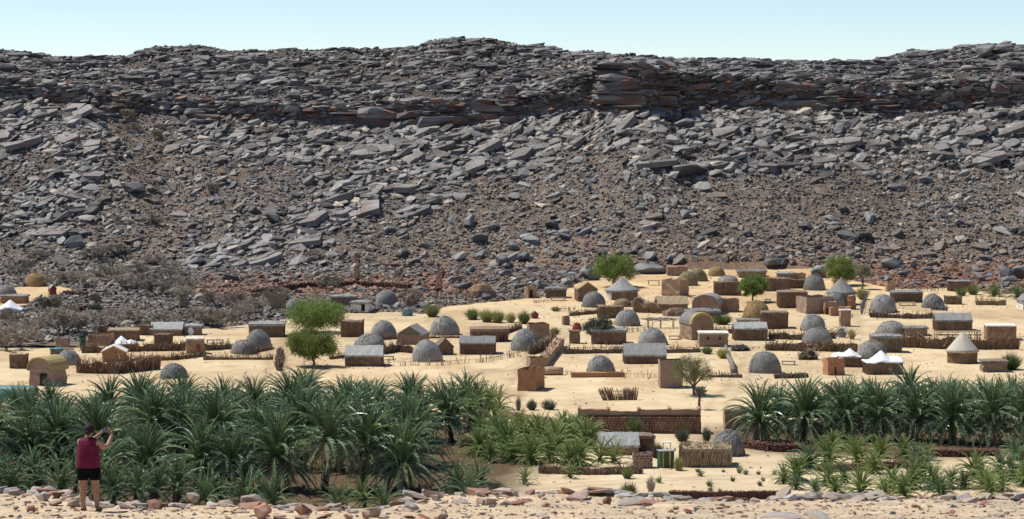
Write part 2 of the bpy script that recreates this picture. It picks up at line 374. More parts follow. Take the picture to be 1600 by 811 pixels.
def ground_z(X, Y):
    z = z_sand(X, np.minimum(Y, 520)) + .10 * (fbm(X / 2.5, Y / 2.5, 53, 3) - .5)
    z = np.where(Y < 150, -30.0 - .0 * Y, z)
    return z
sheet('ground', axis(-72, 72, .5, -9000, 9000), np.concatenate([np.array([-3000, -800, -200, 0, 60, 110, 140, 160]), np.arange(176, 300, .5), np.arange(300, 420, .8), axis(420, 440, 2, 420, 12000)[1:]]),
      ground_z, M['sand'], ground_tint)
def hill_tint(X, Y, Z):
    n = fbm(X / 8, Y / 8, 61, 4)[:, None]; px, py = project(X, Y, Z)
    t = np.ones((len(X), 3)) * (.75 + .5 * n)
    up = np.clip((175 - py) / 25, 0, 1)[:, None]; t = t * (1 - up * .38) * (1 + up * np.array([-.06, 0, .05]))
    warm = np.clip(1 - np.abs(py - 420) / 60, 0, 1)[:, None] * np.clip((px - 500) / 200, 0, 1)[:, None]
    t = t * (1 - warm) + t * np.array([1.25, 1.0, .82]) * warm
    red = (np.exp(-((py - 452) / 16) ** 2) * np.clip(1 - np.abs(px - 520) / 240, 0, 1))[:, None]
    red2 = (np.exp(-((py - 438) / 18) ** 2) * np.clip((px - 1330) / 60, 0, 1))[:, None]
    red = np.clip(red * .8 + red2 * .7, 0, 1)
    return t * (1 - red) + t * np.array([1.45, 1.0, .74]) * red
hillside = sheet('hillside', axis(-110, 110, .75, -420, 420), np.concatenate([np.arange(296, 395, .9), np.arange(395, 452, .7), np.arange(452, 486, .45), axis(486, 500, 1.5, 486, 1200)[1:]]),
                 z_stony, M['hill'], hill_tint, smooth=False)

# ------------------------------------------------------------------ rocks
def hull(npts, sx, sy, sz, seed, flat=.0, bevel=0, rough=0, pw=3.5):
    r = random.Random(seed); bm = bmesh.new()
    for _ in range(npts):
        p = Vector((r.gauss(0, 1), r.gauss(0, 1), r.gauss(0, 1))); p /= (abs(p.x) ** pw + abs(p.y) ** pw + abs(p.z) ** pw) ** (1 / pw); p *= r.uniform(.82, 1.05)
        if flat and abs(p.z) > .45: p.z = math.copysign(1 - r.uniform(0, .3) * (1 - flat), p.z)
        bm.verts.new((p.x * sx, p.y * sy, p.z * sz))
    res = bmesh.ops.convex_hull(bm, input=bm.verts)
    bmesh.ops.delete(bm, geom=list({e for e in res['geom_interior'] + res['geom_unused'] if isinstance(e, bmesh.types.BMVert)}), context='VERTS')
    if bevel:
        bmesh.ops.dissolve_limit(bm, angle_limit=.25, verts=bm.verts, edges=bm.edges)
        bmesh.ops.bevel(bm, geom=list(bm.edges), offset=bevel, segments=1, affect='EDGES', profile=.6)
        bmesh.ops.triangulate(bm, faces=bm.faces)
    if rough:
        bmesh.ops.triangulate(bm, faces=bm.faces)
        bmesh.ops.subdivide_edges(bm, edges=[e for e in bm.edges if e.calc_length() > .5], cuts=1, use_grid_fill=False)
        bmesh.ops.triangulate(bm, faces=bm.faces)
        for v in bm.verts: v.co += Vector((r.uniform(-1, 1), r.uniform(-1, 1), r.uniform(-1, 1))) * rough
    bmesh.ops.triangulate(bm, faces=bm.faces)
    bmesh.ops.recalc_face_normals(bm, faces=bm.faces)
    bm.verts.index_update()
    V = np.array([v.co for v in bm.verts]); F = np.array([[v.index for v in f.verts] for f in bm.faces]); bm.free()
    return V, F
SMALL = [hull(8, .5, .42, .3, 100 + i) for i in range(10)]
BLOCK = [hull(14, .5, .42, .36, 200 + i) for i in range(10)]
SLABV = [hull(16, .5, .36, .15, 300 + i, .5) for i in range(10)]
BEDV = [hull(16, .5, .42, .11, 350 + i, .5) for i in range(8)]
BIG = [hull(14, .5, .42, .34, 400 + i, 0, .045, .018) for i in range(9)]
BIGSLAB = [hull(18, .5, .42, .13, 450 + i, .6, .028, .010) for i in range(8)]

def surf_normal(x, y):
    e = .8
    nx = -(z_hill(x + e, y) - z_hill(x - e, y)) / (2 * e); ny = -(z_hill(x, y + e) - z_hill(x, y - e)) / (2 * e)
    n = np.c_[nx, ny, np.ones_like(nx)]; return n / np.linalg.norm(n, axis=1)[:, None]
def rotmats(n, normals, follow, tilt, bias=0.0, yaw=None):
    """random yaw, then a frame leaning to the slope normal by `follow` with random tilt"""
    up = np.array([0, 0, 1.0]); z = normals * follow + up * (1 - follow) + NR.normal(0, 1, (n, 3)) * tilt + np.array([-1.0, -.15, 0]) * bias
    z /= np.linalg.norm(z, axis=1)[:, None]
    a = NR.uniform(0, 2 * np.pi, n) if yaw is None else NR.normal(0, yaw, n); h = np.c_[np.cos(a), np.sin(a), np.zeros(n)]
    x = h - z * np.sum(h * z, 1)[:, None]; x /= np.linalg.norm(x, axis=1)[:, None]
    y = np.cross(z, x); return np.stack([x, y, z], 2)
def scatter(name, pos, size, rot, tint, variants, m, parent=None):
    k = NR.randint(0, len(variants), len(pos)); Vs = []; Fs = []; Ts = []; off = 0
    for i, (V, F) in enumerate(variants):
        s = np.nonzero(k == i)[0]
        if not len(s): continue
        P = V[None] * size[s][:, None, :]
        P = np.einsum('nij,nkj->nki', rot[s], P) + pos[s][:, None, :]
        Vs.append(P.reshape(-1, 3)); nv = len(V)
        Fs.append((F[None] + (off + np.arange(len(s)) * nv)[:, None, None]).reshape(-1, 3)); off += nv * len(s)
        Ts.append(np.repeat(tint[s], nv, 0))
    return link(name, np_mesh(name, np.concatenate(Vs), np.concatenate(Fs), m, np.concatenate(Ts)), parent, 'stuff')

def seg_d(px, py, pl):
    d = np.full(px.shape, 1e9)
    for (ax, ay), (bx, by) in zip(pl, pl[1:]):
        t = np.clip(((px - ax) * (bx - ax) + (py - ay) * (by - ay)) / ((bx - ax) ** 2 + (by - ay) ** 2), 0, 1)
        d = np.minimum(d, np.hypot(px - ax - t * (bx - ax), py - ay - t * (by - ay)))
    return d
BANDS = [([(270, 430), (380, 390), (470, 355), (560, 300), (640, 255), (720, 235), (830, 235)], 34),
         ([(540, 215), (700, 232), (830, 215), (930, 195), (1060, 210), (1250, 215), (1400, 200), (1620, 205)], 34),
         ([(900, 185), (1100, 175), (1200, 185)], 18), ([(0, 180), (90, 210), (130, 270), (60, 330)], 45),
         ([(300, 210), (420, 225), (520, 240)], 26), ([(470, 365), (530, 340)], 22), ([(1000, 255), (1140, 262), (1300, 250)], 20), ([(1480, 225), (1600, 240)], 26), ([(640, 330), (700, 300)], 14)]
SCREE_GAP = [([(175, 165), (215, 230), (245, 300), (250, 380)], 34), ([(620, 410), (760, 330), (960, 320)], 40), ([(1180, 300), (1400, 320)], 36)]
def slabness(px, py):
    s = np.zeros(px.shape)
    for pl, w in BANDS: s = np.maximum(s, np.exp(-(seg_d(px, py, pl) / w) ** 2))
    return s
def screeness(px, py):
    s = np.zeros(px.shape)
    for pl, w in SCREE_GAP: s = np.maximum(s, np.exp(-(seg_d(px, py, pl) / w) ** 2))
    return s
def cand(n, x0=-104, x1=104, y0=300, y1=484):
    y = NR.uniform(y0, y1, n); x = NR.uniform(x0, x1, n)
    z = T(x, y); px, py = project(x, y, z); ok = (px > -130) & (px < 1730) & (rocky(x, y) > 0.2)
    return x[ok], y[ok], z[ok], px[ok], py[ok]
def rock_tint(n, px, py, x, y):
    """dark varnished grey through brown, in patches"""
    s = slabness(px, py); t = NR.uniform(0, 1, n); patch = fbm(x / 11, y / 11, 71, 3)
    grey = np.array([.24, .234, .222]); dark = np.array([.085, .077, .074]); brown = np.array([.178, .142, .117]); pale = np.array([.36, .31, .25])
    low = np.clip((py - 270) / 90, 0, 1) * np.clip(.35 + (px - 250) / 900, .25, 1)
    low = np.maximum(low, screeness(px, py)); low = np.maximum(low, .75 * ((px < 430) & (py > 400)))
    wb = np.clip(low * .75 + (patch - .5) * 1.2 - s * .5, 0, .85)
    c = np.where((t < wb)[:, None], brown, np.where((t < wb + (1 - wb) * .5)[:, None], dark, grey))
    c = np.where((NR.uniform(0, 1, n) < .07)[:, None], pale, c)
    red = ((np.exp(-((py - 448) / 20) ** 2) * (np.abs(px - 520) < 230)) + (np.abs(py - 436) < 24) * (px > 1330)) > NR.uniform(.2, 1.3, n)
    c = np.where(red[:, None], np.array([.23, .125, .08]), c)
    return c * NR.uniform(.75, 1.3, n)[:, None]

# fine scree everywhere on the stony ground
x, y, z, px, py = cand(165000); n = len(x); keep = NR.uniform(0, 1, n) < np.where(py < 130, .55, 1); x, y, z, px, py = (a[keep] for a in (x, y, z, px, py)); n = len(x)
sz = .22 + .50 * NR.power(.42, n); s3 = np.c_[sz * NR.uniform(.9, 1.5, n), sz, sz * NR.uniform(.6, 1.1, n)] * 1.25
scatter('scree', np.c_[x, y, z + sz * .12], s3, rotmats(n, surf_normal(x, y), .7, .35), rock_tint(n, px, py, x, y), SMALL, M['rock'])
# medium blocks
x, y, z, px, py = cand(34000); n = len(x)
keep = NR.uniform(0, 1, n) < np.where((px < 430) & (py > 395), .4, 1) * np.clip(.34 + .22 * slabness(px, py) + .6 * (fbm(x / 7, y / 7, 81, 2) - .35) - .25 * screeness(px, py) + .2 * (px < 200), .08, 1)
x, y, z, px, py = (a[keep] for a in (x, y, z, px, py)); n = len(x)
sz = .75 + 1.1 * NR.power(.4, n); s3 = np.c_[sz * NR.uniform(.9, 1.5, n), sz, sz * NR.uniform(.45, .9, n)]
scatter('rubble', np.c_[x, y, z + sz * .05], s3, rotmats(n, surf_normal(x, y), .75, .25, .18), rock_tint(n, px, py, x, y), BLOCK, M['rock'])
# thin slabs lying along the slope
x, y, z, px, py = cand(16000, y0=398); n = len(x)
keep = NR.uniform(0, 1, n) < np.clip(.7 * slabness(px, py) + .10 - .2 * screeness(px, py), .03, 1) * (py > 160)
x, y, z, px, py = (a[keep] for a in (x, y, z, px, py)); n = len(x)
sz = 1.0 + 2.2 * NR.power(.45, n); s3 = np.c_[sz * NR.uniform(.9, 1.5, n), sz, sz * NR.uniform(.5, 1.1, n)]
scatter('slab_debris', np.c_[x, y, z + sz * .08], s3, rotmats(n, surf_normal(x, y), .8, .15, .24, .7), rock_tint(n, px, py, x, y) * 1.05, SLABV, M['rock'])
# bedded ledges under the skyline: nearly level flat stones in rows
x, y, z, px, py = cand(30000, y0=446, y1=486); n = len(x)
yh, yc, yr, *_ = hill_lines(x); row = fbm(x / 16, y / 2.2, 91, 2)
keep = (y > yc - 1) & (y < yr + 1.5) & (NR.uniform(0, 1, n) < np.clip((row - .38) * 2.6, .1, 1) * .62)
x, y, z, px, py = (a[keep] for a in (x, y, z, px, py)); n = len(x)
sz = .6 + 2.0 * NR.power(.33, n); s3 = np.c_[sz * NR.uniform(1.1, 2.2, n), sz * .9, np.clip(sz * NR.uniform(.9, 2.2, n), 1.0, 5.)]
rt = rotmats(n, surf_normal(x, y), .15, .07, .06, .35)
scatter('bedded_stones', np.c_[x, y, z + .15], s3, rt, np.where((NR.uniform(0, 1, n) < .6)[:, None], np.array([.14, .133, .13]), np.array([.225, .218, .208])) * NR.uniform(.7, 1.3, n)[:, None], BEDV, M['rock'])

def rock_obj(name, variants, m, pos, size, rot, label=None, cat=None, group=None, parent=None, cache={}):
    key = (id(variants), m.name)
    if key not in cache: cache[key] = [np_mesh(name, V, F, m) for V, F in variants]
    o = link(name, R.choice(cache[key]), parent)
    o.matrix_world = Matrix.Translation(pos) @ Matrix(rot.tolist()).to_4x4() @ Matrix.Diagonal((*size, 1))
    if label: tag(o, label, cat, group)
    return o
# single boulders that read one by one
x, y, z, px, py = cand(9000, y0=330); n = len(x)
w = np.clip(.25 + .5 * (py > 350) * (px > 600) + .5 * slabness(px, py) + .3 * (px < 180), 0, 1) * (py > 165) * (py < 470)
w = w * np.where((px < 500) & (py > 400), .06, 1)
idx = []; taken = np.zeros((0, 2))
for i in np.nonzero(NR.uniform(0, 1, n) < w)[0]:
    if len(idx) >= 285: break
    if len(taken) and np.min(np.hypot(taken[:, 0] - x[i], (taken[:, 1] - y[i]) * .6)) < 2.2: continue
    idx.append(i); taken = np.vstack([taken, [x[i], y[i]]])
x, y, z = x[idx], y[idx], z[idx]; n = len(x); nm = surf_normal(x, y); rt = rotmats(n, nm, .6, .22)
for i in range(n):
    s = R.choice([1.3, 1.5, 1.8, 2.2, 2.8]); 
    rock_obj('boulder', BIG, M['boulder'], (x[i], y[i], z[i] + s * .14), (s * R.uniform(1, 1.5), s, s * R.uniform(.7, 1.1)), rt[i],
             'dark weathered boulder lying loose among the rubble of the rocky hillside', 'boulder', 'boulders on the hillside')
for (bx, by, w_, h_, lab) in ((1396, 412, 38, 22, 'large rounded dark boulder at the hill foot above the sandy village edge'), (1432, 414, 22, 18, 'dark angular boulder just beside the large rounded boulder at the hill foot'),
                              (1573, 427, 22, 24, 'smooth dark boulder left in a pair at the foot of the slope'), (1594, 426, 26, 24, 'smooth dark boulder right in a pair at the foot of the slope'),
                              (1447, 421, 26, 11, 'low flat grey boulder on reddish soil below the large rounded boulder'), (1015, 419, 52, 18, 'wide flat grey rock behind the bushy green tree and stone hut'),
                              (1212, 408, 40, 15, 'low dark slab of rock above the straw-roofed huts'), (925, 428, 32, 22, 'dark layered rock stump beside the bushy green tree'), (785, 408, 26, 20, 'dark cubic boulder above the yellow shrubs on the hill foot'),
                              (118, 378, 36, 24, 'black hollow boulder low on the hill above the bare thorn trees'), (1075, 266, 60, 20, 'dark overhanging rock outcrop in the middle of the hillside'),
                              (1540, 78, 40, 22, 'big dark boulder standing proud on the ridge skyline')):
    p = gp(bx, by + h_ * .4); k = mpp(p)
    rock_obj('boulder', BIG, M['boulder'], (p.x, p.y, p.z + h_ * k * .3), (w_ * k * 1.1, w_ * k, h_ * k * 1.7), rotmats(1, np.array([[0, 0, 1.]]), 0, .08)[0], lab, 'boulder', 'boulders on the hillside')

# big cracked slabs bedded into the slope
def fracture(w, d, depth, r):
    polys = [[(-w / 2 * r.uniform(.7, 1), -d / 2 * r.uniform(.5, 1)), (-w * r.uniform(0, .2), -d / 2), (w / 2 * r.uniform(.7, 1), -d / 2 * r.uniform(.4, 1)), (w / 2, d * r.uniform(0, .3)), (w * r.uniform(.1, .3), d / 2), (-w / 2 * r.uniform(.6, 1), d / 2 * r.uniform(.6, 1))]]
    for _ in range(depth):
        out = []
        for P in polys:
            c = Vector((sum(p[0] for p in P) / len(P), sum(p[1] for p in P) / len(P)))
            ex = max(abs(p[0] - c.x) for p in P); ey = max(abs(p[1] - c.y) for p in P)
            if max(ex, ey) < .7 or r.random() < .12: out.append(P); continue
            a = r.uniform(-.5, .5) + (0 if ex > ey else math.pi / 2); nx, ny = math.cos(a), math.sin(a)
            c += Vector((r.uniform(-.3, .3) * ex, r.uniform(-.3, .3) * ey))
            for sgn in (1, -1):
                Q = []
                for (p, q) in zip(P, P[1:] + P[:1]):
                    dp = sgn * ((p[0] - c.x) * nx + (p[1] - c.y) * ny); dq = sgn * ((q[0] - c.x) * nx + (q[1] - c.y) * ny)
                    if dp >= 0: Q.append(p)
                    if dp * dq < 0: t = dp / (dp - dq); Q.append((p[0] + (q[0] - p[0]) * t, p[1] + (q[1] - p[1]) * t))
                if len(Q) > 2: out.append(Q)
        polys = out
    return polys
def prism(P, th, r, g=.035, bev=.06):
    c = (sum(p[0] for p in P) / len(P), sum(p[1] for p in P) / len(P)); m = MB(); k = len(P)
    ex = max(math.hypot(p[0] - c[0], p[1] - c[1]) for p in P); f1 = 1 - g / ex; f2 = f1 - bev / ex
    tx, ty = r.uniform(-.06, .06), r.uniform(-.06, .06)
    for (f, z) in ((f1 * 1.02, -th), (f1, 0), (f2, bev * .6)):
        for p in P:
            q = (c[0] + (p[0] - c[0]) * f, c[1] + (p[1] - c[1]) * f)
            m.v.append((q[0] + r.uniform(-1, 1) * .03, q[1] + r.uniform(-1, 1) * .03, z + (q[0] * tx + q[1] * ty if z > -th else 0)))
    for l in (0, 1):
        for j in range(k): m.f.append((l * k + j, l * k + (j + 1) % k, (l + 1) * k + (j + 1) % k, (l + 1) * k + j))
    m.f.append(tuple(2 * k + j for j in range(k)))
    return m
rs = random.Random(11); count = 0; extra = MB()
x, y, z, px, py = cand(5000, y0=400, y1=453); sl = slabness(px, py); order = np.argsort(-(sl + NR.uniform(0, .5, len(sl)))); got = []
for i in order:
    if sl[i] < .5 or len(got) >= 125: continue
    if any(math.hypot(x[i] - a, (y[i] - b)) < (.5 * c + 1.6) for a, b, c in got): continue
    w = rs.choice([2.6, 3.5, 4.5, 5.5, 7, 8]); got.append((x[i], y[i], w))
    nrm = surf_normal(x[i:i + 1], y[i:i + 1])[0]; nrm = Vector(nrm) * .85 + Vector((rs.uniform(-.36, -.04), rs.uniform(-.05, .12), .15)); nrm.normalize()
    q = Vector((0, 0, 1)).rotation_difference(nrm) @ Quaternion((0, 0, 1), rs.uniform(-.5, .5))
    mw = Matrix.Translation((x[i], y[i], z[i] + .3)) @ q.to_matrix().to_4x4()
    for P in fracture(w, w * rs.uniform(.45, .75), 1 if w < 4 else 2, rs):
        mb = prism(P, rs.uniform(.7, 1.2), rs)
        off = Matrix.Translation((0, 0, rs.uniform(-.12, .12)))
        if count < 300:
            me = mb.mesh('rock_slab', M['slab']); o = link('rock_slab', me, hillside); o.matrix_world = mw @ off; count += 1
        else:
            extra.add([mw @ off @ Vector(p) for p in mb.v], mb.f)
if extra.v: extra.build('slab_fragment', M['slab'], hillside, kind='stuff')

# layered cliff band below the skyline
cliff = None; rc = random.Random(5); parts = []; X = -96.0
while X < 96:
    w = rc.choice([2.2, 3.0, 4.2, 5.5, 7.0]); xc = X + w / 2; X += w * .97
    yh, yc, yr, zc, zt, zr = (float(a) for a in hill_lines(np.array(xc)))
    H = zt - zc; gap = fbm(np.array(xc / 9), 0, 93, 2)
    pxc = 800 + FPX * xc / 455; but = 930 < pxc < 1050
    if gap < .46 and not but: continue
    if not but: H *= rc.choice([.5, .7, .85, 1.0])
    zz = zc - .8; setb = rc.uniform(-.5, .5)
    while zz < zc + H:
        th = rc.choice([.35, .45, .6, .8, 1.1, 1.7]) if H > 3 else rc.choice([.35, .5, .7])
        fr = (zz - zc) / max(H, .5)
        yb = yc - 1.3 + fr * .8 + setb + rc.uniform(-.6, .6) + (.7 if rc.random() < .15 else 0)
        parts.append((w * th, xc + rc.uniform(-.15, .15), yb, zz, w * rc.uniform(.95, 1.25), 3.4, th)); zz += th * .94
parts.sort(reverse=True)
cx0 = parts[0]
LAYERV = [np_mesh('rock_layer', *hull(34, .5, .5, .5, 480 + i, .3, .03, .012, 9), M['cliff']) for i in range(10)]
cliff = link('cliff', None, kind='structure'); xm = MB()
for i, (_, a, b, c, w, d, th) in enumerate(parts):
    mw = Matrix.Translation((a, b + d / 2, c + th / 2)) @ Matrix.Rotation(rc.uniform(-.2, .2), 4, 'Z') @ Matrix.Rotation(rc.uniform(-.05, .07), 4, 'Y') @ Matrix.Diagonal((w * 1.22, d * 1.1, th * 1.25, 1))
    me = rc.choice(LAYERV)
    if i < 300:
        o = link('rock_layer', me, cliff); o.matrix_world = mw
    else:
        xm.add([mw @ v.co for v in me.vertices], [tuple(p.vertices) for p in me.polygons])
for off, lo in ((5.5, .42), (11, .46), (16.5, .40), (-4.5, .60)):   # lesser ledges above and below the main band
    X = -96.0
    while X < 96:
        w = rc.uniform(1.5, 4.5); xc = X + w / 2; X += w * .95
        if float(fbm(np.array(xc / 8 + off), off, 95, 2)) < lo: continue
        yb = float(hill_lines(np.array(xc))[1]) + off + rc.uniform(-.5, .5); zz = float(z_hill(np.array(xc), np.array(yb))) - .35
        for _ in range(rc.choice([2, 2, 3])):
            th = rc.uniform(.3, .75); me = rc.choice(LAYERV)
            mw = Matrix.Translation((xc, yb + 1.0 + rc.uniform(-.4, .4), zz + th / 2)) @ Matrix.Rotation(rc.uniform(-.25, .25), 4, 'Z') @ Matrix.Diagonal((w * rc.uniform(1, 1.35), 2.6, th * 1.2, 1)); zz += th * .95
            xm.add([mw @ v.co for v in me.vertices], [tuple(p.vertices) for p in me.polygons])
if xm.v: xm.build('ledge_fragment', M['cliff'], cliff, kind='stuff')
# thin beds and blocks weathered out of the cliff face
n = 1900; x = NR.uniform(-97, 97, n); yh, yc, yr, zc, zt, zr = hill_lines(x); f = NR.uniform(0, 1, n) ** .9; z = zc - .3 + (zt - zc + .8) * f
y = yc - .5 + f * 1.0 + NR.normal(0, .35, n); sz = .8 + 2.0 * NR.power(.5, n)
red = (NR.uniform(0, 1, n) < .38 * (1 - f) + .06)[:, None]
scatter('cliff_beds', np.c_[x, y + sz * .3, z], np.c_[sz * NR.uniform(1, 1.8, n), sz, np.clip(sz * NR.uniform(.9, 2.4, n), 1.4, 5)], rotmats(n, np.tile([0, 0, 1.], (n, 1)), 1, .07, .03, .4),
        np.where(red, np.array([.21, .125, .092]), np.where((NR.uniform(0, 1, n) < .5)[:, None], np.array([.18, .173, .168]), np.array([.27, .262, .25]))) * NR.uniform(.7, 1.25, n)[:, None], BEDV, M['rock'], cliff)
# ------------------------------------------------------------------ village builders
def jbox_mesh(name, w, d, h, m, jit=.05, top=.06, inset=0, sink=.8, cuts=4, taper=.0, seed=0):
    """adobe block: uneven faces and edges; inset > 0 leaves an open top with wall thickness"""
    r = random.Random(seed or R.random()); bm = bmesh.new(); bmesh.ops.create_cube(bm, size=1)
    for v in bm.verts:
        k = 1 - taper * (v.co.z + .5); v.co = Vector((v.co.x * w * k, v.co.y * d * k, (v.co.z + .5) * h))
    bm.faces.ensure_lookup_table(); topf = [f for f in bm.faces if f.normal.z > .9][0]
    if inset:
        res = bmesh.ops.inset_region(bm, faces=[topf], thickness=inset)
        for v in topf.verts: v.co.z -= h * sink
    bmesh.ops.subdivide_edges(bm, edges=[e for e in bm.edges if e.calc_length() > .8], cuts=cuts, use_grid_fill=True)
    ph = r.uniform(0, 9)
    for v in bm.verts:
        c = v.co; k = jit
        n = Vector((math.sin(c.y * 3.1 + c.z * 2.3 + ph), math.sin(c.x * 2.9 + c.z * 3.7 + ph), 0)) * min(k * .5, .025)
        v.co += n + Vector((r.uniform(-k, k), r.uniform(-k, k), (r.uniform(-top, top) if c.z > h * .9 else 0)))
    me = bpy.data.meshes.new(name); bm.to_mesh(me); bm.free(); me.materials.append(m); return me
def stones_on(mb, x0, x1, y, z0, z1, face, size, depth=.05, gap=.12):
    """courses of separate rough stones standing proud of a wall face; face = function (u,z,out) -> point"""
    z = z0
    while z < z1 - size * .25:
        hh = size * R.uniform(.7, 1.1); u = x0 + R.uniform(-.5, 0) * size
        while u < x1:
            ww = size * R.uniform(.8, 2.0); a = max(u, x0); b = min(u + ww * (1 - gap), x1); t = min(z + hh * (1 - gap), z1)
            if b - a > size * .3:
                o = depth * R.uniform(.5, 1.5); j = lambda: R.uniform(-.12, .12) * size
                P = [face(a, z, -.02), face(b, z, -.02), face(b, t, -.02), face(a, t, -.02)]
                Q = [face(a + abs(j()), z + abs(j()), o), face(b - abs(j()), z + abs(j()), o), face(b - abs(j()), t - abs(j()), o), face(a + abs(j()), t - abs(j()), o)]
                mb.add(P + Q, [(4, 5, 6, 7), (0, 1, 5, 4), (1, 2, 6, 5), (2, 3, 7, 6), (3, 0, 4, 7)])
            u += ww
        z += hh
def box_faces(w, d):
    return [(-w / 2, w / 2, lambda u, z, o: (u, -d / 2 - o, z)), (-d / 2, d / 2, lambda u, z, o: (w / 2 + o, u, z)), (-d / 2, d / 2, lambda u, z, o: (-w / 2 - o, -u, z))]
def stick_faces(mb, w, d, h, step=.12, over=.10, r=.03, faces=None):
    for a, b, f in (faces or box_faces(w, d)):
        u = a
        while u < b:
            l = R.uniform(-.05, .05)
            mb.stick(f(u, 0, R.uniform(.0, .06)), f(u + l, h + R.uniform(-.6, 1) * over, R.uniform(.0, .10)), r * R.uniform(.7, 1.5)); u += step * R.uniform(.6, 1.4)
def fringe(mb, p, q, length, step=.06, out=(0, -1, 0), up=0):
    p = Vector(p); q = Vector(q); n = max(2, int((q - p).length / step)); o = Vector(out)
    for i in range(n):
        a = p.lerp(q, (i + R.random()) / n); l = length * R.uniform(.4, 1.3)
        mb.blade(a + Vector((0, 0, .03)), a + o * l * R.uniform(.2, .7) + Vector((R.uniform(-.1, .1), 0, -l * R.uniform(.5, 1) if not up else l)), R.uniform(.05, .11), side=(o.y or 0, -(o.x) or 0, 0) if True else None)

def place(px0, px1, py1, depth=.8, rz=0):
    p = gp((px0 + px1) / 2, py1); k = mpp(p); wa = (px1 - px0) * k
    w = wa / (math.cos(rz) + depth * abs(math.sin(rz))); d = w * depth
    fr = (d * math.cos(rz) + w * abs(math.sin(rz))) / 2
    y = p.y + fr; x = (px0 + px1 - 1600) / 2 * k * (y / p.y)
    z = float(T(np.array(p.x), np.array(min(y, p.y + 2.0))))
    return Vector((x, y, min(z, p.z + .3))), w, d, k, fr

DOMES = []
def dome(px0, px1, py0, py1, label, kind='grey', band=True, prof=None, strands=380, group='domed thatch huts'):
    p = gp((px0 + px1) / 2, py1); k = mpp(p); r = (px1 - px0) * k / 2
    y = p.y + r * .85; x = ((px0 + px1) / 2 - 800) * k * (y / p.y)
    z = float(min(T(np.array(x), np.array(y)), p.z + .3))
    h = (py1 - py0) * k - r * .09 + (p.z - z)
    t = thing('dome_hut', label, 'hut', (x, y, z - .08), R.uniform(-.4, .4), group)
    e = R.uniform(.74, 1.0); prf = []; sk = R.uniform(-.06, .06)
    for i in range(13):
        a = i / 12 * math.pi / 2; prf.append((r * math.cos(a) ** e if i < 12 else 0, h * math.sin(a) ** .92))
    prf[0] = (r * .985, -.05)
    mb = MB(); mb.lathe(prf, 44, .02); lf = R.uniform(0, 9)
    mb.v = [(a * (1 + .05 * math.sin(2 * math.atan2(b, a) + lf) + .03 * math.sin(5 * math.atan2(b, a) + c * 2.1 + lf)), b * (1 + .05 * math.sin(2 * math.atan2(b, a) + lf) + .03 * math.sin(5 * math.atan2(b, a) + c * 2.1 + lf)), c * (1 + .035 * math.sin(a * 2.7 + lf) * (1 if c > .2 else 0))) for a, b, c in mb.v]
    mb.v = [(q[0] + sk * q[2], q[1] + sk * .5 * q[2], q[2]) for q in mb.v]
    mm = M[{'grey': 'dome', 'brown': 'dome_brown', 'yellow': 'dome_yellow', 'olive': 'dome_olive'}[kind]]
    mb.build('thatch', mm, t, True)
    sm = MB()
    def on(a, el): return Vector((r * math.cos(el) ** e * math.cos(a), r * math.cos(el) ** e * math.sin(a), h * math.sin(el) ** .92))
    for _ in range(strands):
        a = R.uniform(0, 2 * math.pi); el = R.uniform(.12, 1.45); de = R.uniform(.10, .25); b = a + R.uniform(-.05, .05)
        p0, p1 = on(a, min(el + de, 1.5)) * 1.015, on(b, el) * (1.035 + R.uniform(0, .04)); p0.x += sk * p0.z; p1.x += sk * p1.z
        sm.blade(p0, p1, R.uniform(.04, .12), side=(-math.sin(a), math.cos(a), 0))
    sm.build('loose_strands', M['strandy' if kind in ('yellow', 'olive') else 'strand'], t, kind='stuff')
    if band:
        bm_ = MB(); hb = h * R.uniform(.10, .2)
        for i in range(int(r * 30)):
            a = R.uniform(0, 2 * math.pi); rr = r * R.uniform(.99, 1.04)
            bm_.stick((rr * math.cos(a), rr * math.sin(a), 0), (rr * .985 * math.cos(a + R.uniform(-.06, .06)), rr * .985 * math.sin(a), hb * R.uniform(.6, 1.5)), .03)
        bm_.build('stick_skirt', M['stick'], t, kind='stuff')
    return t

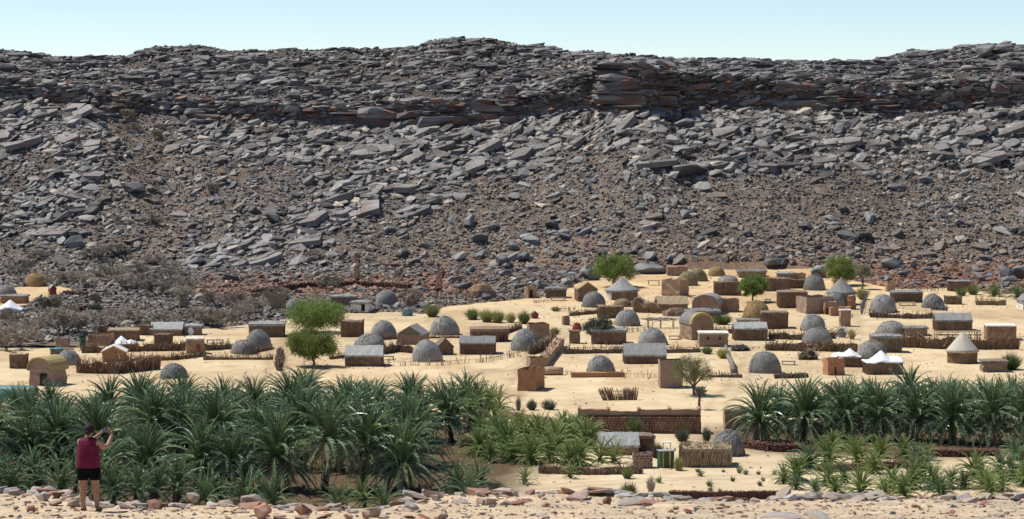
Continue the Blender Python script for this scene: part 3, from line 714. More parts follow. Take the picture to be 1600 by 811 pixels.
def hut(px0, px1, py0, py1, label, wall='stickwall', roof='roof', rtype='flat', rf=.25, depth=.75, rz=0, name='thatched_hut', cat='hut', group='rectangular huts of the village',
        sticks=None, fr=True, door=None, over=.12, stone=0, stonem=None, taper=.03, windows=(), rim=None, inset=.22, jit=.07, stickm='stickred'):
    pos, w, d, k, f = place(px0, px1, py1, depth, rz)
    t = thing(name, label, cat, pos - Vector((0, 0, .08)), rz, group)
    H = max((py1 - py0) * k, .5)
    if rtype in ('flat', 'open', 'none', 'parapet'): H -= .085 * d; hw = H if rtype in ('open', 'none', 'parapet') else H * (1 - min(rf, .3))
    else: hw = H * (1 - rf)
    H += .08; hw += .08
    wm = M[wall]
    if rtype in ('open', 'parapet'):
        me = jbox_mesh('wall', w, d, hw, wm, jit, .07 if rtype == 'open' else .04, inset, .75 if rtype == 'open' else .12, taper=taper)
    else: me = jbox_mesh('wall', w, d, hw, wm, jit, .08, taper=taper)
    wo = link('wall', me, t)
    if sticks:
        sb = MB(); stick_faces(sb, w, d, hw, .13 if sticks is True else sticks, .16 if rtype in ('none', 'open', 'flat') else .02); sb.build('wall_sticks', M[stickm], t, kind='stuff')
        if rtype in ('none', 'open', 'flat'):
            sb = MB()
            for a, b, fc in box_faces(w, d):
                for _ in range(int((b - a) * 12)):
                    u = R.uniform(a, b); q0 = Vector(fc(u, hw * R.uniform(.85, 1.05), .02)); q1 = Vector(fc(u + R.uniform(-.25, .25), hw + R.uniform(-.15, .32), R.uniform(.0, .22))); sb.blade(q0, q1, R.uniform(.06, .13))
            sb.build('dry_leaves', M['leafytip'], t, kind='stuff')
    if stone:
        sb = MB()
        for a, b, fc in box_faces(w * (1 - taper * .4), d * (1 - taper * .4)): stones_on(sb, a, b, 0, .05, hw - .08, fc, stone, .07)
        sb.build('wall_stones', M[stonem or 'brickm'], t, kind='stuff')
    rm = M[roof]; o = over; x, y = w / 2 + o, d / 2 + o; rb = MB(); th = max(.10, H * .06)
    if rtype == 'flat':
        th = max(.14, H * min(rf, .3)); n = 9
        top = []; bot = []
        for i in range(n + 1):
            for j in range(6):
                X = -x + 2 * x * i / n; Y = -y + 2 * y * j / 5
                c = (1 - (2 * i / n - 1) ** 2) * (1 - (2 * j / 5 - 1) ** 2)
                top.append((X + R.uniform(-.05, .05), Y + R.uniform(-.05, .05), hw + th * (.6 + .4 * c) + R.uniform(-.04, .04)))
                bot.append((X, Y, hw + .01))
        F = []
        for i in range(n):
            for j in range(5): q = i * 6 + j; F.append((q, q + 6, q + 7, q + 1))
        ring = [i * 6 for i in range(n + 1)] + [n * 6 + j for j in range(1, 6)] + [i * 6 + 5 for i in range(n - 1, -1, -1)] + [j for j in range(4, 0, -1)]
        ofs = len(top)
        for a, b in zip(ring, ring[1:] + ring[:1]): F.append((a, b, b + ofs, a + ofs)[::-1])
        rb.add(top + bot, F)
    elif rtype in ('gable_x', 'gable_y'):
        n = 10; L_, S_ = (x, y) if rtype == 'gable_x' else (y, x); rows = []
        for i in range(n + 1):
            u = -L_ + 2 * L_ * i / n; row = []
            for s, zz in ((-1, 0), (-.52, .50), (0, 1), (.52, .50), (1, 0)):
                q = (u, s * S_) if rtype == 'gable_x' else (s * S_, u)
                row.append((q[0], q[1], hw - .05 + (H - hw + .02) * zz + R.uniform(-.035, .035)))
            rows.append(row)
        k5 = 5; V = [p for r_ in rows for p in r_]; nv = len(V); V += [(p[0], p[1], p[2] - th) for p in V]; F = []
        for i in range(n):
            for j in range(4): q = i * 5 + j; F.append((q, q + 5, q + 6, q + 1)); F.append((q + nv, q + 1 + nv, q + 6 + nv, q + 5 + nv))
            for j in (0, 4): q = i * 5 + j; F.append((q, q + 5, q + 5 + nv, q + nv))
        for i in (0, n):
            for j in range(4): q = i * 5 + j; F.append((q, q + 1, q + 1 + nv, q + nv))
        rb.add(V, F)
        # gable wall ends
        if rtype == 'gable_y':
            g = MB()
            for s in (-1, 1):
                q = s * (d / 2 * (1 - taper) - .01)
                g.add([(-w / 2 * .97, q, hw - .03), (w / 2 * .97, q, hw - .03), (0, q, H - th), (-w / 2 * .97, q - s * .2, hw - .03), (w / 2 * .97, q - s * .2, hw - .03), (0, q - s * .2, H - th)], [(0, 1, 2), (5, 4, 3), (0, 2, 5, 3), (1, 4, 5, 2)])
                if s < 0: gm = g.build('gable', wm, t); g = MB()
                else: g.build('gable', wm, t)
    elif rtype == 'barrel':
        n = 12; rows = []
        for i in range(7):
            u = -y + 2 * y * i / 6; row = []
            for j in range(n + 1):
                a = math.pi * j / n
                row.append((-x * math.cos(a), u, hw - .05 + (H - hw) * math.sin(a) ** .9 + R.uniform(-.03, .03)))
            rows.append(row)
        V = [p for r_ in rows for p in r_]; nv = len(V); V += [(p[0] * .93, p[1], p[2] - th) for p in V]; F = []; c = n + 1
        for i in range(6):
            for j in range(n): q = i * c + j; F.append((q, q + c, q + c + 1, q + 1)); F.append((q + nv, q + 1 + nv, q + c + 1 + nv, q + c + nv))
        for i in (0, 6):
            for j in range(n): q = i * c + j; F.append((q, q + 1, q + 1 + nv, q + nv))
        rb.add(V, F)
        g = MB(); q = -d / 2 + .04
        V = [(-x * .95 * math.cos(math.pi * j / n), q, hw - .06 + (H - hw - th * .6) * math.sin(math.pi * j / n) ** .9) for j in range(n + 1)]
        g.add(V + [(a, q + .25, b) for a, _, b in V], [tuple(range(n, -1, -1))] + [(j, j + 1, j + 2 + n, j + 1 + n) for j in range(n)]); g.build('gable', wm, t)
        if rim:
            g = MB(); V = []
            for j in range(n + 1):
                a = math.pi * j / n
                for s, yy in ((1.0, -y - .04), (.84, -y - .04), (1.02, -y + .35), (.84, -y + .35)): V.append((-x * s * math.cos(a), yy, hw - .05 + (H - hw) * s * math.sin(a) ** .9 + (.04 if s > .9 else 0)))
            F = []
            for j in range(n):
                q = 4 * j; F += [(q, q + 4, q + 5, q + 1), (q + 2, q, q + 4, q + 6)[::-1], (q + 1, q + 5, q + 7, q + 3)]
            g.add(V, F); g.build('roof_rim', M[rim], t)
    if rb.v:
        ro = rb.build('roof', rm, t)
    if rtype == 'parapet':
        g = MB(); g.box(-w / 2 + inset + .05, w / 2 - inset - .05, -d / 2 + inset + .05, d / 2 - inset - .05, hw * .88 + .01, hw * .88 + .04); g.build('roof', rm, t)
    if rim and rtype in ('parapet', 'open'):
        g = jbox_mesh('roof_rim', w + .08, d + .08, .16, M[rim], .015, .01, inset + .04, .5, cuts=2); ro = link('roof_rim', g, t); ro.location = (0, 0, hw - .06)
    if fr and rtype in ('flat', 'gable_x', 'barrel', 'gable_y') and roof in ('roof', 'roof_pale', 'roof_yellow', 'dome'):
        sb = MB(); zf = hw + (th * .5 if rtype == 'flat' else 0)
        mstr = M['strandy' if roof == 'roof_yellow' else 'strand']
        fringe(sb, (-x, -y, zf), (x, -y, zf), .26); fringe(sb, (x, -y, zf), (x, y, zf), .26, out=(1, 0, 0)); fringe(sb, (-x, -y, zf), (-x, y, zf), .26, out=(-1, 0, 0))
        if rtype == 'flat':
            for _ in range(int(w * d * 9)):
                a = Vector((R.uniform(-x, x), R.uniform(-y, y), hw + th * .8)); sb.blade(a, a + Vector((R.uniform(-.5, .5), R.uniform(-.3, .3), R.uniform(.02, .16))), .06)
        sb.build('roof_fringe', mstr, t, kind='stuff')
    if door:
        dx, dw, dh, dm = door
        g = MB(); g.box(dx * w - dw / 2, dx * w + dw / 2, -d / 2 - .07, -d / 2 + .1, .05, dh); g.build('door', M[dm], t)
    for (dx, z0, ww, hh, dm) in windows:
        g = MB(); g.box(dx * w - ww / 2, dx * w + ww / 2, -d / 2 - .06, -d / 2 + .1, z0, z0 + hh); g.build('window', M[dm], t)
    return t

def cone_hut(px0, px1, py0, pym, py1, label, roof='dome', wall='brickm', stone=.22, curve=.9, patch=None):
    p = gp((px0 + px1) / 2, py1); k = mpp(p); r = (px1 - px0) * k / 2; y = p.y + r * .9; x = ((px0 + px1) / 2 - 800) * k * y / p.y
    t = thing('round_hut', label, 'hut', (x, y, p.z - .08), 0, 'round huts with cone roofs')
    hw = max(.3, (py1 - pym) * k + .1); H = (py1 - py0) * k
    g = MB(); g.lathe([(r * .90, 0), (r * .89, hw * .5), (r * .88, hw + .1)], 28, .012, cap_top=True); g.build('wall', M[wall], t)
    if stone:
        sb = MB(); fc = lambda u, z, o: ((r * .89 + o) * math.sin(u), -(r * .89 + o) * math.cos(u), z)
        z = .04
        while z < hw:
            u = R.uniform(0, .3); hh = stone * R.uniform(.7, 1.1)
            while u < 6.2:
                du = stone * R.uniform(.8, 2) / r; o = R.uniform(.03, .09); a, b, c, e = u, u + du * .86, z, z + hh * .85
                sb.add([fc(a, c, -.02), fc(b, c, -.02), fc(b, e, -.02), fc(a, e, -.02), fc(a + .02, c + .03, o), fc(b - .02, c + .03, o), fc(b - .02, e - .03, o), fc(a + .02, e - .03, o)], [(4, 5, 6, 7), (0, 1, 5, 4), (1, 2, 6, 5), (2, 3, 7, 6), (3, 0, 4, 7)]); u += du
            z += hh
        sb.build('wall_stones', M['brickm'], t, kind='stuff')
    prof = [(r * 1.03 * (1 - s) ** curve + (0 if s < 1 else 0), hw + (H - hw) * s) for s in (0, .12, .25, .4, .55, .7, .82, .92, 1)]; prof[-1] = (0, H); prof.insert(0, (r * .9, hw - .12))
    g = MB(); g.lathe(prof, 30, .02); g.build('roof', M[roof], t, True)
    sb = MB()
    for i in range(150):
        a = R.uniform(0, 6.28); q = r * R.uniform(.95, 1.02); sb.blade((q * math.cos(a), q * math.sin(a), hw + .08), (q * 1.08 * math.cos(a), q * 1.08 * math.sin(a), hw - R.uniform(.05, .25)), .08, side=(-math.sin(a), math.cos(a), 0))
    sb.build('roof_fringe', M['strandy' if roof == 'dome_pale' else 'strand'], t, kind='stuff')
    if patch:
        g = MB(); a0, a1 = patch; V = []
        for i in range(7):
            a = a0 + (a1 - a0) * i / 6; V += [((r * .97) * math.sin(a), -(r * .97) * math.cos(a), 0), ((r * .97) * math.sin(a), -(r * .97) * math.cos(a), hw * .9)]
        V += [(a * .9, b * .9, c) for a, b, c in V]; n = 14
        F = [(2 * i, 2 * i + 2, 2 * i + 3, 2 * i + 1) for i in range(6)] + [(2 * i + 1, 2 * i + 3, n + 2 * i + 3, n + 2 * i + 1) for i in range(6)] + [(0, 1, n + 1, n), (12, 13, n + 13, n + 12)]
        g.add(V, F); g.build('whitewash_panel', M['white'], t)
    return t

def tent(px0, px1, py0, py1, label, peaks=(.5,), wallh=.3, brush=False):
    pos, w, d, k, f = place(px0, px1, py1, .8)
    H = (py1 - py0) * k; t = thing('tent', label, 'tent', pos - Vector((0, 0, .05)), R.uniform(-.1, .1), 'white canvas tents')
    g = MB(); n, mm = 24, 12
    hw = H * wallh
    def zz(u, v):
        e = max(abs(2 * u - 1), abs(2 * v - 1)); z = 0
        for i, pk in enumerate(peaks):
            q = min(1, math.hypot((u - pk) / max(pk, 1 - pk) * (1 if len(peaks) == 1 else 1.5), (v - .5) * 1.7)); z = max(z, (1 - q) ** 1.15 * (1 if i == 0 else .5))
        return hw + (H - hw) * z - .03 * H * (1 - abs(math.cos(math.pi * 3 * u))) * (e > .9)
    V = [((i / n - .5) * w, (j / mm - .5) * d, zz(i / n, j / mm)) for i in range(n + 1) for j in range(mm + 1)]
    g.add(V, [(i * (mm + 1) + j, (i + 1) * (mm + 1) + j, (i + 1) * (mm + 1) + j + 1, i * (mm + 1) + j + 1) for i in range(n) for j in range(mm)])
    # valance hanging round the edge
    ring = [(i, 0) for i in range(n + 1)] + [(n, j) for j in range(1, mm + 1)] + [(i, mm) for i in range(n - 1, -1, -1)] + [(0, j) for j in range(mm - 1, 0, -1)]
    o = len(g.v); g.v += [(V[i * (mm + 1) + j][0] * 1.01, V[i * (mm + 1) + j][1] * 1.01, V[i * (mm + 1) + j][2] - (.12 if brush else hw * .8) * R.uniform(.7, 1.2)) for i, j in ring]
    for a in range(len(ring)):
        b = (a + 1) % len(ring); g.f.append((ring[a][0] * (mm + 1) + ring[a][1], ring[b][0] * (mm + 1) + ring[b][1], o + b, o + a)[::-1])
    g.build('canopy', M['tent'], t, True)
    for pk in peaks:
        g = MB(); g.tube([(w * (pk - .5), 0, 0), (w * (pk - .5), 0, zz(pk, .5) + .12)], [.04, .03], 5); g.build('pole', M['wood'], t)
    if brush:
        b = jbox_mesh('brush_wall', w * .94, d * .92, hw * .92, M['stickwall'], .05, .05); link('brush_wall', b, t)
        sb = MB(); stick_faces(sb, w * .94, d * .92, hw * .95, .11, .04); sb.build('wall_sticks', M['stick'], t, kind='stuff')
    return t

def fence(pts, hpx, label, style='dense', m='stickred', name='brush_fence', thick=.25, cat='fence', group='brushwood fences of the village', base=True):
    """pts: places along its foot measured in the photograph; built as palm stalks stuck in the sand"""
    P = [gp(a, b) for a, b in pts]; k = mpp(P[0]); h = hpx * k * (1.2 if style == 'hedge' else 1.08)
    t = thing(name, label, cat, P[0], 0, group); o = P[0]; sb = MB(); posts = []
    dens = {'dense': 15, 'hedge': 20, 'sparse': 6, 'low': 9}[style]; tips = MB()
    for a, b in zip(P, P[1:]):
        L_ = (b - a).length; n = int(L_ * dens); u = (b - a).normalized(); s = Vector((-u.y, u.x, 0))
        for i in range(n):
            q = a.lerp(b, R.random()) - o + s * R.uniform(-thick, thick) * (.5 if style != 'hedge' else 1); q.z = float(T(np.array(q.x + o.x), np.array(q.y + o.y))) - o.z - .08
            hh = h * R.uniform(.55, 1.12) * (1 + .25 * math.sin(i * .7 / dens + q.x * .8)); lean = R.gauss(0, .16 if style != 'hedge' else .3)
            top = q + u * lean * hh + s * R.gauss(0, .14) * hh + Vector((0, 0, hh))
            if style == 'hedge' and R.random() < .65:
                for _ in range(3): q2 = q.lerp(top, R.uniform(.0, .5)); sb.blade(q2, q2 + (top - q2) * R.uniform(.7, 1.1) + Vector((R.gauss(0, .25), R.gauss(0, .25), 0)) * h * .5, R.uniform(.10, .2))
            else: sb.stick(q, top, R.uniform(.02, .045))
            if style in ('dense', 'hedge') and R.random() < .45:
                q2 = q.lerp(top, R.uniform(.5, .9)); tips.blade(q2, q2 + Vector((R.gauss(0, .22), R.gauss(0, .2), R.uniform(.15, .5))) * h, R.uniform(.07, .16))
        nr = 2 if style in ('dense', 'low') else 1
        for i in range(nr):
            f = (i + .6) / nr * .8; sb.stick(a - o + Vector((0, 0, h * f)), b - o + Vector((0, 0, h * f)), .03)
        if base and style in ('dense', 'hedge'):   # tightly woven inner mat
            V = []; nn = max(2, int(L_ / .6))
            for i in range(nn + 1):
                q = a.lerp(b, i / nn) - o; q.z = float(T(np.array(q.x + o.x), np.array(q.y + o.y))) - o.z
                hh = h * (.7 if style == 'hedge' else .5) * R.uniform(.7, 1.2)
                V += [tuple(q - s * .05 - Vector((0, 0, .1))), tuple(q + s * .05 - Vector((0, 0, .1))), tuple(q + s * .04 + Vector((0, 0, hh))), tuple(q - s * .04 + Vector((0, 0, hh)))]
            F = []
            for i in range(nn):
                for j in range(4): F.append((4 * i + j, 4 * i + (j + 1) % 4, 4 * i + 4 + (j + 1) % 4, 4 * i + 4 + j))
            F += [(0, 3, 2, 1), (4 * nn, 4 * nn + 1, 4 * nn + 2, 4 * nn + 3)]
            mm = MB(); mm.add(V, F); mm.build('woven_mat', M[m], t)
        for i in range(int(L_ / 5) + 1):
            q = a.lerp(b, min(1, i * 5 / L_)) - o; posts.append(q)
    for q in posts:
        pb = MB(); pb.tube([q - Vector((0, 0, .2)), q + Vector((R.uniform(-.1, .1), 0, h * R.uniform(1.0, 1.25)))], [.06, .04], 6); pb.build('post', M['wood'], t)
    sb.build('stalks', M[m], t, kind='stuff')
    if tips.v: tips.build('dry_leaves', M['leafytip'] if m != 'strand' else M['strand'], t, kind='stuff')
    return t

def stone_wall(pts, hpx, label, size=.22, thick=.5, m='stone', jag=.25, name='stone_wall', coping=None, group='dry stone walls', tint=1.0):
    P = [gp(a, b) for a, b in pts]; k = mpp(P[0]); h = hpx * k; o = P[0]
    t = thing(name, label, 'wall', o, 0, group); pos = []; szs = []; rots = []
    core = MB()
    for a, b in zip(P, P[1:]):
        L_ = math.hypot(b.x - a.x, b.y - a.y); u = (b - a).normalized(); s = Vector((-u.y, u.x, 0)).normalized(); nn = max(2, int(L_ / .7)); V = []
        for i in range(nn + 1):
            q = a.lerp(b, i / nn); q.z = float(T(np.array(q.x), np.array(q.y))); q -= o
            hh = h * (1 - jag * R.random()) - .05
            V += [tuple(q - s * thick * .4 - Vector((0, 0, .2))), tuple(q + s * thick * .4 - Vector((0, 0, .2))), tuple(q + s * thick * .3 + Vector((0, 0, hh))), tuple(q - s * thick * .3 + Vector((0, 0, hh)))]
        F = []
        for i in range(nn):
            for j in range(4): F.append((4 * i + j, 4 * i + (j + 1) % 4, 4 * i + 4 + (j + 1) % 4, 4 * i + 4 + j))
        F += [(0, 3, 2, 1), (4 * nn, 4 * nn + 1, 4 * nn + 2, 4 * nn + 3)]
        core.add(V, F)
        nz = max(1, int(h / (size * .62))); nu = int(L_ / (size * 1.05))
        for side in (-1, 1):
            for i in range(nu):
                for j in range(nz):
                    f = (i + R.random()) / nu; q = a.lerp(b, f); q.z = float(T(np.array(q.x), np.array(q.y))); q = q - o
                    zz = (j + R.uniform(.2, .8)) / nz * h * (1 - jag * .5 * R.random()); q += s * side * thick * (.42 - .1 * zz / h) + Vector((0, 0, zz)); pos.append(q); szs.append((size * R.uniform(.8, 1.7), size * R.uniform(.6, 1), size * R.uniform(.6, 1.0)))
        for i in range(nu * 2):
            q = a.lerp(b, R.random()); q.z = float(T(np.array(q.x), np.array(q.y))); q = q - o + s * R.uniform(-.3, .3) * thick + Vector((0, 0, h * (1 - jag * R.random()))); pos.append(q); szs.append((size * R.uniform(.8, 1.5), size, size * R.uniform(.5, .9)))
    n = len(pos); ang = math.atan2(P[-1].y - P[0].y, P[-1].x - P[0].x)
    rt = rotmats(n, np.tile([0, 0, 1.], (n, 1)), 1, .25)
    core_o = core.build('wall_core', M['stonec'] if m == 'stone' else M['mudbrown'], t)
    tn = np.array([1, 1, 1.]) * NR.uniform(.7, 1.5, n)[:, None] * tint
    scatter('wall_stones', np.array([tuple(p) for p in pos]), np.array(szs), rt, tn, SMALL, M['stone'], t)
    return t
# ------------------------------------------------------------------ the village, hut by hut (places measured in the photograph)
# domed huts
dome(39, 72, 425, 448, 'straw-yellow dome hut at the far end of the sandy patch under the stony slope', 'yellow', band=False)
dome(-6, 26, 444, 463, 'grey dome hut beside the white tent on the sandy patch under the stony slope')
dome(89, 126, 546, 571, 'smooth grey dome hut right behind the pink mud house with the straw roof')
dome(250, 292, 567, 592, 'pale grey dome hut half hidden behind the tops of the palm grove')
dome(384, 425, 514, 546, 'blue-grey dome hut standing behind a brown one, before the grey-roofed stick hut')
dome(360, 402, 530, 554, 'low brown-grey dome hut in front of the blue-grey one, inside the low reed fence', 'brown')
dome(447, 474, 464, 486, 'grey dome hut partly hidden behind the upper of the two round green trees')
dome(587, 621, 452, 477, 'grey dome hut below the old stone terrace wall, beside a leaning thatch frame')
dome(580, 620, 500, 528, 'grey dome hut between the ragged brush hut and the small grey gable hut')
dome(552, 602, 521, 546, 'broad grey dome hut directly behind the long grey-roofed stick hut by the round tree')
dome(671, 717, 493, 524, 'tall grey dome hut next to the grey gable hut, on open sand')
dome(645, 692, 530, 566, 'bulging grey dome hut with hanging strands, behind the thin fence along the sand track')
dome(798, 843, 513, 549, 'grey dome hut beside the tan open-topped mud building at the bend of the sand track')
dome(909, 946, 455, 481, 'grey dome hut just in front of the brick gable hut with the straw roof')
dome(960, 1000, 482, 510, 'grey dome hut with a brown stick skirt behind the grey-green bush')
dome(997, 1043, 511, 540, 'grey dome hut right behind the long hut with thatch down to its walls')
dome(917, 960, 555, 583, 'smooth dark grey dome hut behind a low mud bank, alone in its yard')
dome(1170, 1221, 548, 584, 'large round grey dome hut above the first palms of the garden grove')
dome(1253, 1301, 511, 538, 'smooth grey dome hut behind the long dark hedge fence')
dome(1250, 1291, 490, 518, 'grey dome hut with flattened top, the hinder of two by the hedge fences')
dome(1255, 1290, 427, 454, 'grey dome hut with a teal sheet behind it, near the tree at the hill foot')
dome(1290, 1322, 455, 480, 'small grey dome hut inside the curved mud wall, below the big cone roof')
dome(1160, 1203, 468, 498, 'straw-coloured ochre dome hut with horizontal rings, below the upright bushy tree', 'yellow')
dome(1358, 1401, 459, 489, 'large grey dome hut in its own brush-fenced yard')
dome(1440, 1474, 458, 482, 'grey dome hut at the right end of the brush-fenced yard')
dome(1368, 1416, 500, 524, 'broad brownish-grey dome hut joined to a low mud block', 'brown')
dome(1338, 1386, 531, 563, 'grey dome hut of coiled thatch just behind the white tents', 'brown')
dome(1108, 1164, 672, 714, 'largest grey dome hut, standing behind the shaggy fodder store', strands=420)
dome(958, 987, 466, 480, 'low straw mound of a dome behind the brown fence wall', 'olive', band=False)
dome(1119, 1155, 429, 446, 'dark grey dome hut rising behind a square stick screen wall')
# straw vault pair and barrel-like straw store
dome(1057, 1090, 423, 447, 'front half of the pair of olive straw humps behind the tan mud block', 'olive', band=False)
dome(1074, 1105, 418, 440, 'rear half of the pair of olive straw humps behind the tan mud block', 'olive', band=False)
dome(1106, 1133, 415, 432, 'small squat straw-yellow store at the edge of the rocks', 'yellow', band=False)
# cone roofs
cone_hut(945, 999, 433, 456, 470, 'round brick hut with a grey cone roof below the bushy green tree', 'dome', 'mudbrown', .22, 1.15, patch=(-1.35, -.75))
cone_hut(1290, 1339, 433, 460, 478, 'round hut with a steep grey cone roof beside the green tree', 'dome', 'mudbrown', 0, 1.1)
cone_hut(1478, 1529, 519, 551, 569, 'round stone hut with a whitish steep cone roof on open sand', 'dome_pale', 'brickm', .2, .95)

# left quarter
hut(47, 103, 558, 604, 'pinkish mud house with an arched straw roof and two dark windows', 'mudpink', 'roof_yellow', 'barrel', .42, 1.05, -.42, name='mud_house', cat='house', group='mud houses', door=(.16, .75, 1.35, 'dark'), over=.15, fr=False,
    windows=())
hut(160, 198, 539, 566, 'small orange mud house with white-edged gable roof', 'mudorange', 'white', 'gable_y', .36, .8, .05, name='mud_house', cat='house', group='mud houses', over=.14, fr=False)
hut(291, 319, 526, 553, 'tan mud house with a red door and pale flat roof behind the grove', 'mud', 'white', 'flat', .16, .7, .05, name='mud_house', cat='house', group='mud houses', door=(.22, .42, 1.1, 'redp'), over=.02, fr=False)
hut(-10, 58, 603, 630, 'long shed with a teal sheet barrel roof beside the palms', 'brickm', 'teal', 'barrel', .72, 2.3, math.pi / 2 - .12, name='shed', cat='shed', over=.08, fr=False)
hut(78, 100, 543, 556, 'low shelter with a blue-green sheet roof behind the grey dome', 'stickwall', 'teal', 'flat', .25, .7, .2, name='shelter', cat='shelter', over=.1, fr=False)
hut(18, 42, 553, 576, 'round brown bundle of stacked palm stalks like a small hut', 'stickwall', 'roof', 'none', depth=.9, sticks=.08, name='stalk_stack', cat='stack')
hut(170, 218, 511, 533, 'dark stone hut with a straw-tan flat roof edge near the rocks', 'brickm', 'sticktan', 'flat', .24, .8, .08, stone=.28, fr=False)
hut(140, 176, 520, 541, 'tan stone hut with open top beside the white tent', 'mud', 'roof', 'open', depth=.8, rz=-.1, stone=.3, stonem='mud')
hut(217, 239, 507, 524, 'small brown stick hut between the stone hut and the long silver roof', 'stickwall', 'roof', 'none', depth=.8, sticks=True)
hut(238, 286, 504, 525, 'long hut with a silvery thatch roof at the foot of the rocks', 'stickwall', 'roof_pale', 'gable_x', .5, .7)
hut(288, 315, 505, 524, 'dark hut with ragged silvery roof behind the white satellite dish', 'stickwall', 'roof_pale', 'flat', .35, .8)
hut(152, 166, 508, 521, 'tiny grey stone block hut on the edge of the rocks', 'brickm', 'roof', 'none', depth=.9)
hut(88, 108, 528, 543, 'small low tan stone pen beside the green cabin', 'mudpink', 'roof', 'open', depth=.8)
hut(243, 268, 521, 541, 'dark brush hut without roof beside the hedge of dry fronds', 'stickwall', 'roof', 'none', depth=.9, sticks=.09)
hut(3, 43, 459, 474, 'low hut with grey thatch between the grey dome and the white tent', 'mudorange', 'roof', 'flat', .5, .7)
hut(75, 89, 445, 463, 'tiny red cabin with pale pitched roof by the rocks', 'redp', 'roof_pale', 'gable_y', .3, 1.0, .5, name='cabin', cat='cabin', fr=False, over=.03)
hut(141, 157, 461, 474, 'small square brown pen wall among the stones', 'brickm', 'roof', 'open', depth=.9)
tent(0, 36, 469, 489, 'white tent on the sandy patch under the stony slope', (.45,), .3)
tent(171, 213, 525, 541, 'white tent behind the small orange mud house', (.45, .8), .2)
hut(124, 134, 523, 543, 'dark green upright cabin at the edge of the rocks', 'green', 'blackcloth', 'flat', .15, 1.0, .3, name='cabin', cat='cabin', fr=False, over=.02)

# middle left
hut(392, 406, 458, 474, 'small red-brown stone cabin with a dark door at the end of the terrace wall', 'mudbrown', 'roof', 'parapet', depth=.9, door=(.05, .5, .95, 'dark'), name='stone_cabin', cat='cabin')
hut(415, 446, 457, 483, 'tan roofless mud room below the terrace wall', 'mud', 'roof', 'open', depth=.8, inset=.2, taper=0)
hut(518, 557, 459, 479, 'grey thatched hut half behind the upper round tree', 'mudbrown', 'roof', 'flat', .4, .8)
hut(548, 582, 470, 489, 'shed with pale whitewashed front and grey roof below the terrace wall', 'white', 'roof', 'flat', .3, .7, -.25, name='shed', cat='shed', windows=((.2, .15, .5, .9, 'dark'),))
hut(390, 445, 500, 527, 'long brown stick hut with a flat silvery roof left of the round green trees', 'stickwall', 'roof_pale', 'flat', .28, .8, .04, sticks=.14)
hut(534, 567, 500, 527, 'square hut of russet dry fronds with a ragged top', 'stickwall', 'roof', 'none', depth=.9, sticks=.08, stickm='stickred')
hut(620, 671, 509, 539, 'grey gable hut with its dark end wall facing the village', 'stickwall', 'roof', 'gable_y', .48, 1.0, -.22, over=.05)
hut(540, 598, 541, 573, 'hut with shaggy grey sloping roof just behind the palm grove', 'stickwall', 'roof_pale', 'gable_x', .45, .75, .03, sticks=.14)
hut(735, 794, 508, 535, 'rough hut of piled dry branches with a dark doorway', 'stickwall', 'stick', 'flat', .35, .75, .05, sticks=.1, door=(.34, .5, .9, 'dark'))
hut(719, 774, 526, 554, 'hut with straight grey thatch roof behind the thin fence', 'stickwall', 'roof', 'gable_x', .34, .7, -.04, sticks=.12)
hut(678, 708, 528, 555, 'leaning brushwood shelter beside the bulging dome', 'stickwall', 'stick', 'gable_y', .5, .8, .3, sticks=.1, name='brush_shelter', cat='shelter')
hut(822, 859, 504, 531, 'tan mud building with open top at the bend of the sand track', 'mud', 'white', 'open', depth=1.0, rz=.12, inset=.2, rim=None)
hut(819, 839, 448, 466, 'small tan stone room with a dark doorway at the edge of the rocks', 'mud', 'roof', 'open', depth=.9, rz=.35, door=(-.12, .4, 1.1, 'dark'))
hut(853, 884, 447, 466, 'low brown hut with silvery roof next to the small tan stone room', 'stickwall', 'roof', 'flat', .3, .7, sticks=.14)
hut(898, 933, 441, 471, 'brick gable hut with a straw-yellow roof edge', 'brickm', 'roof_yellow', 'gable_y', .36, .9, .18, stone=.26, over=.08)
hut(829, 841, 486, 498, 'tiny dark cabin with green and red cloths beside the yellow bushes', 'redp', 'green', 'gable_y', .4, .9, .3, name='cabin', cat='cabin', fr=False, over=.05)
hut(878, 890, 493, 508, 'grey standing block of a pillar by the yard fence', 'brickm', 'roof', 'none', depth=.8, rz=.4, name='pillar', cat='pillar')
hut(890, 906, 515, 537, 'dark narrow cabin beside the sand track', 'stickwall', 'stick', 'flat', .12, .9, name='cabin', cat='cabin', fr=False)
hut(925, 977, 510, 538, 'grey-brown hut hidden behind the grey-green bush', 'stickwall', 'roof', 'flat', .25, .8, sticks=.12)
hut(934, 973, 477, 497, 'square brown screen wall with fringed top', 'stickwall', 'roof', 'none', depth=.8, sticks=.1)
hut(808, 852, 574, 612, 'ruined orange-brown mud tower of two blocks at the sand track', 'mudorange', 'roof', 'open', depth=1.7, rz=-.3, inset=.3, jit=.05, name='mud_tower', cat='ruin', taper=.04)
hut(822, 856, 557, 586, 'upper mud room attached behind the ruined mud tower', 'mud', 'roof', 'open', depth=1.0, rz=.2, inset=.25, jit=.05, name='mud_room', cat='ruin')
hut(1029, 1066, 561, 607, 'tall blank tan mud building behind the umbrella thorn tree', 'mudpink', 'white', 'open', depth=.9, rz=0.05, inset=.2, taper=0, name='mud_house', cat='house', group='mud houses', jit=.02)
hut(975, 1039, 538, 569, 'long hut with thick grey thatch reaching far down its walls', 'stickwall', 'roof', 'gable_x', .55, .7, 0, sticks=.12)

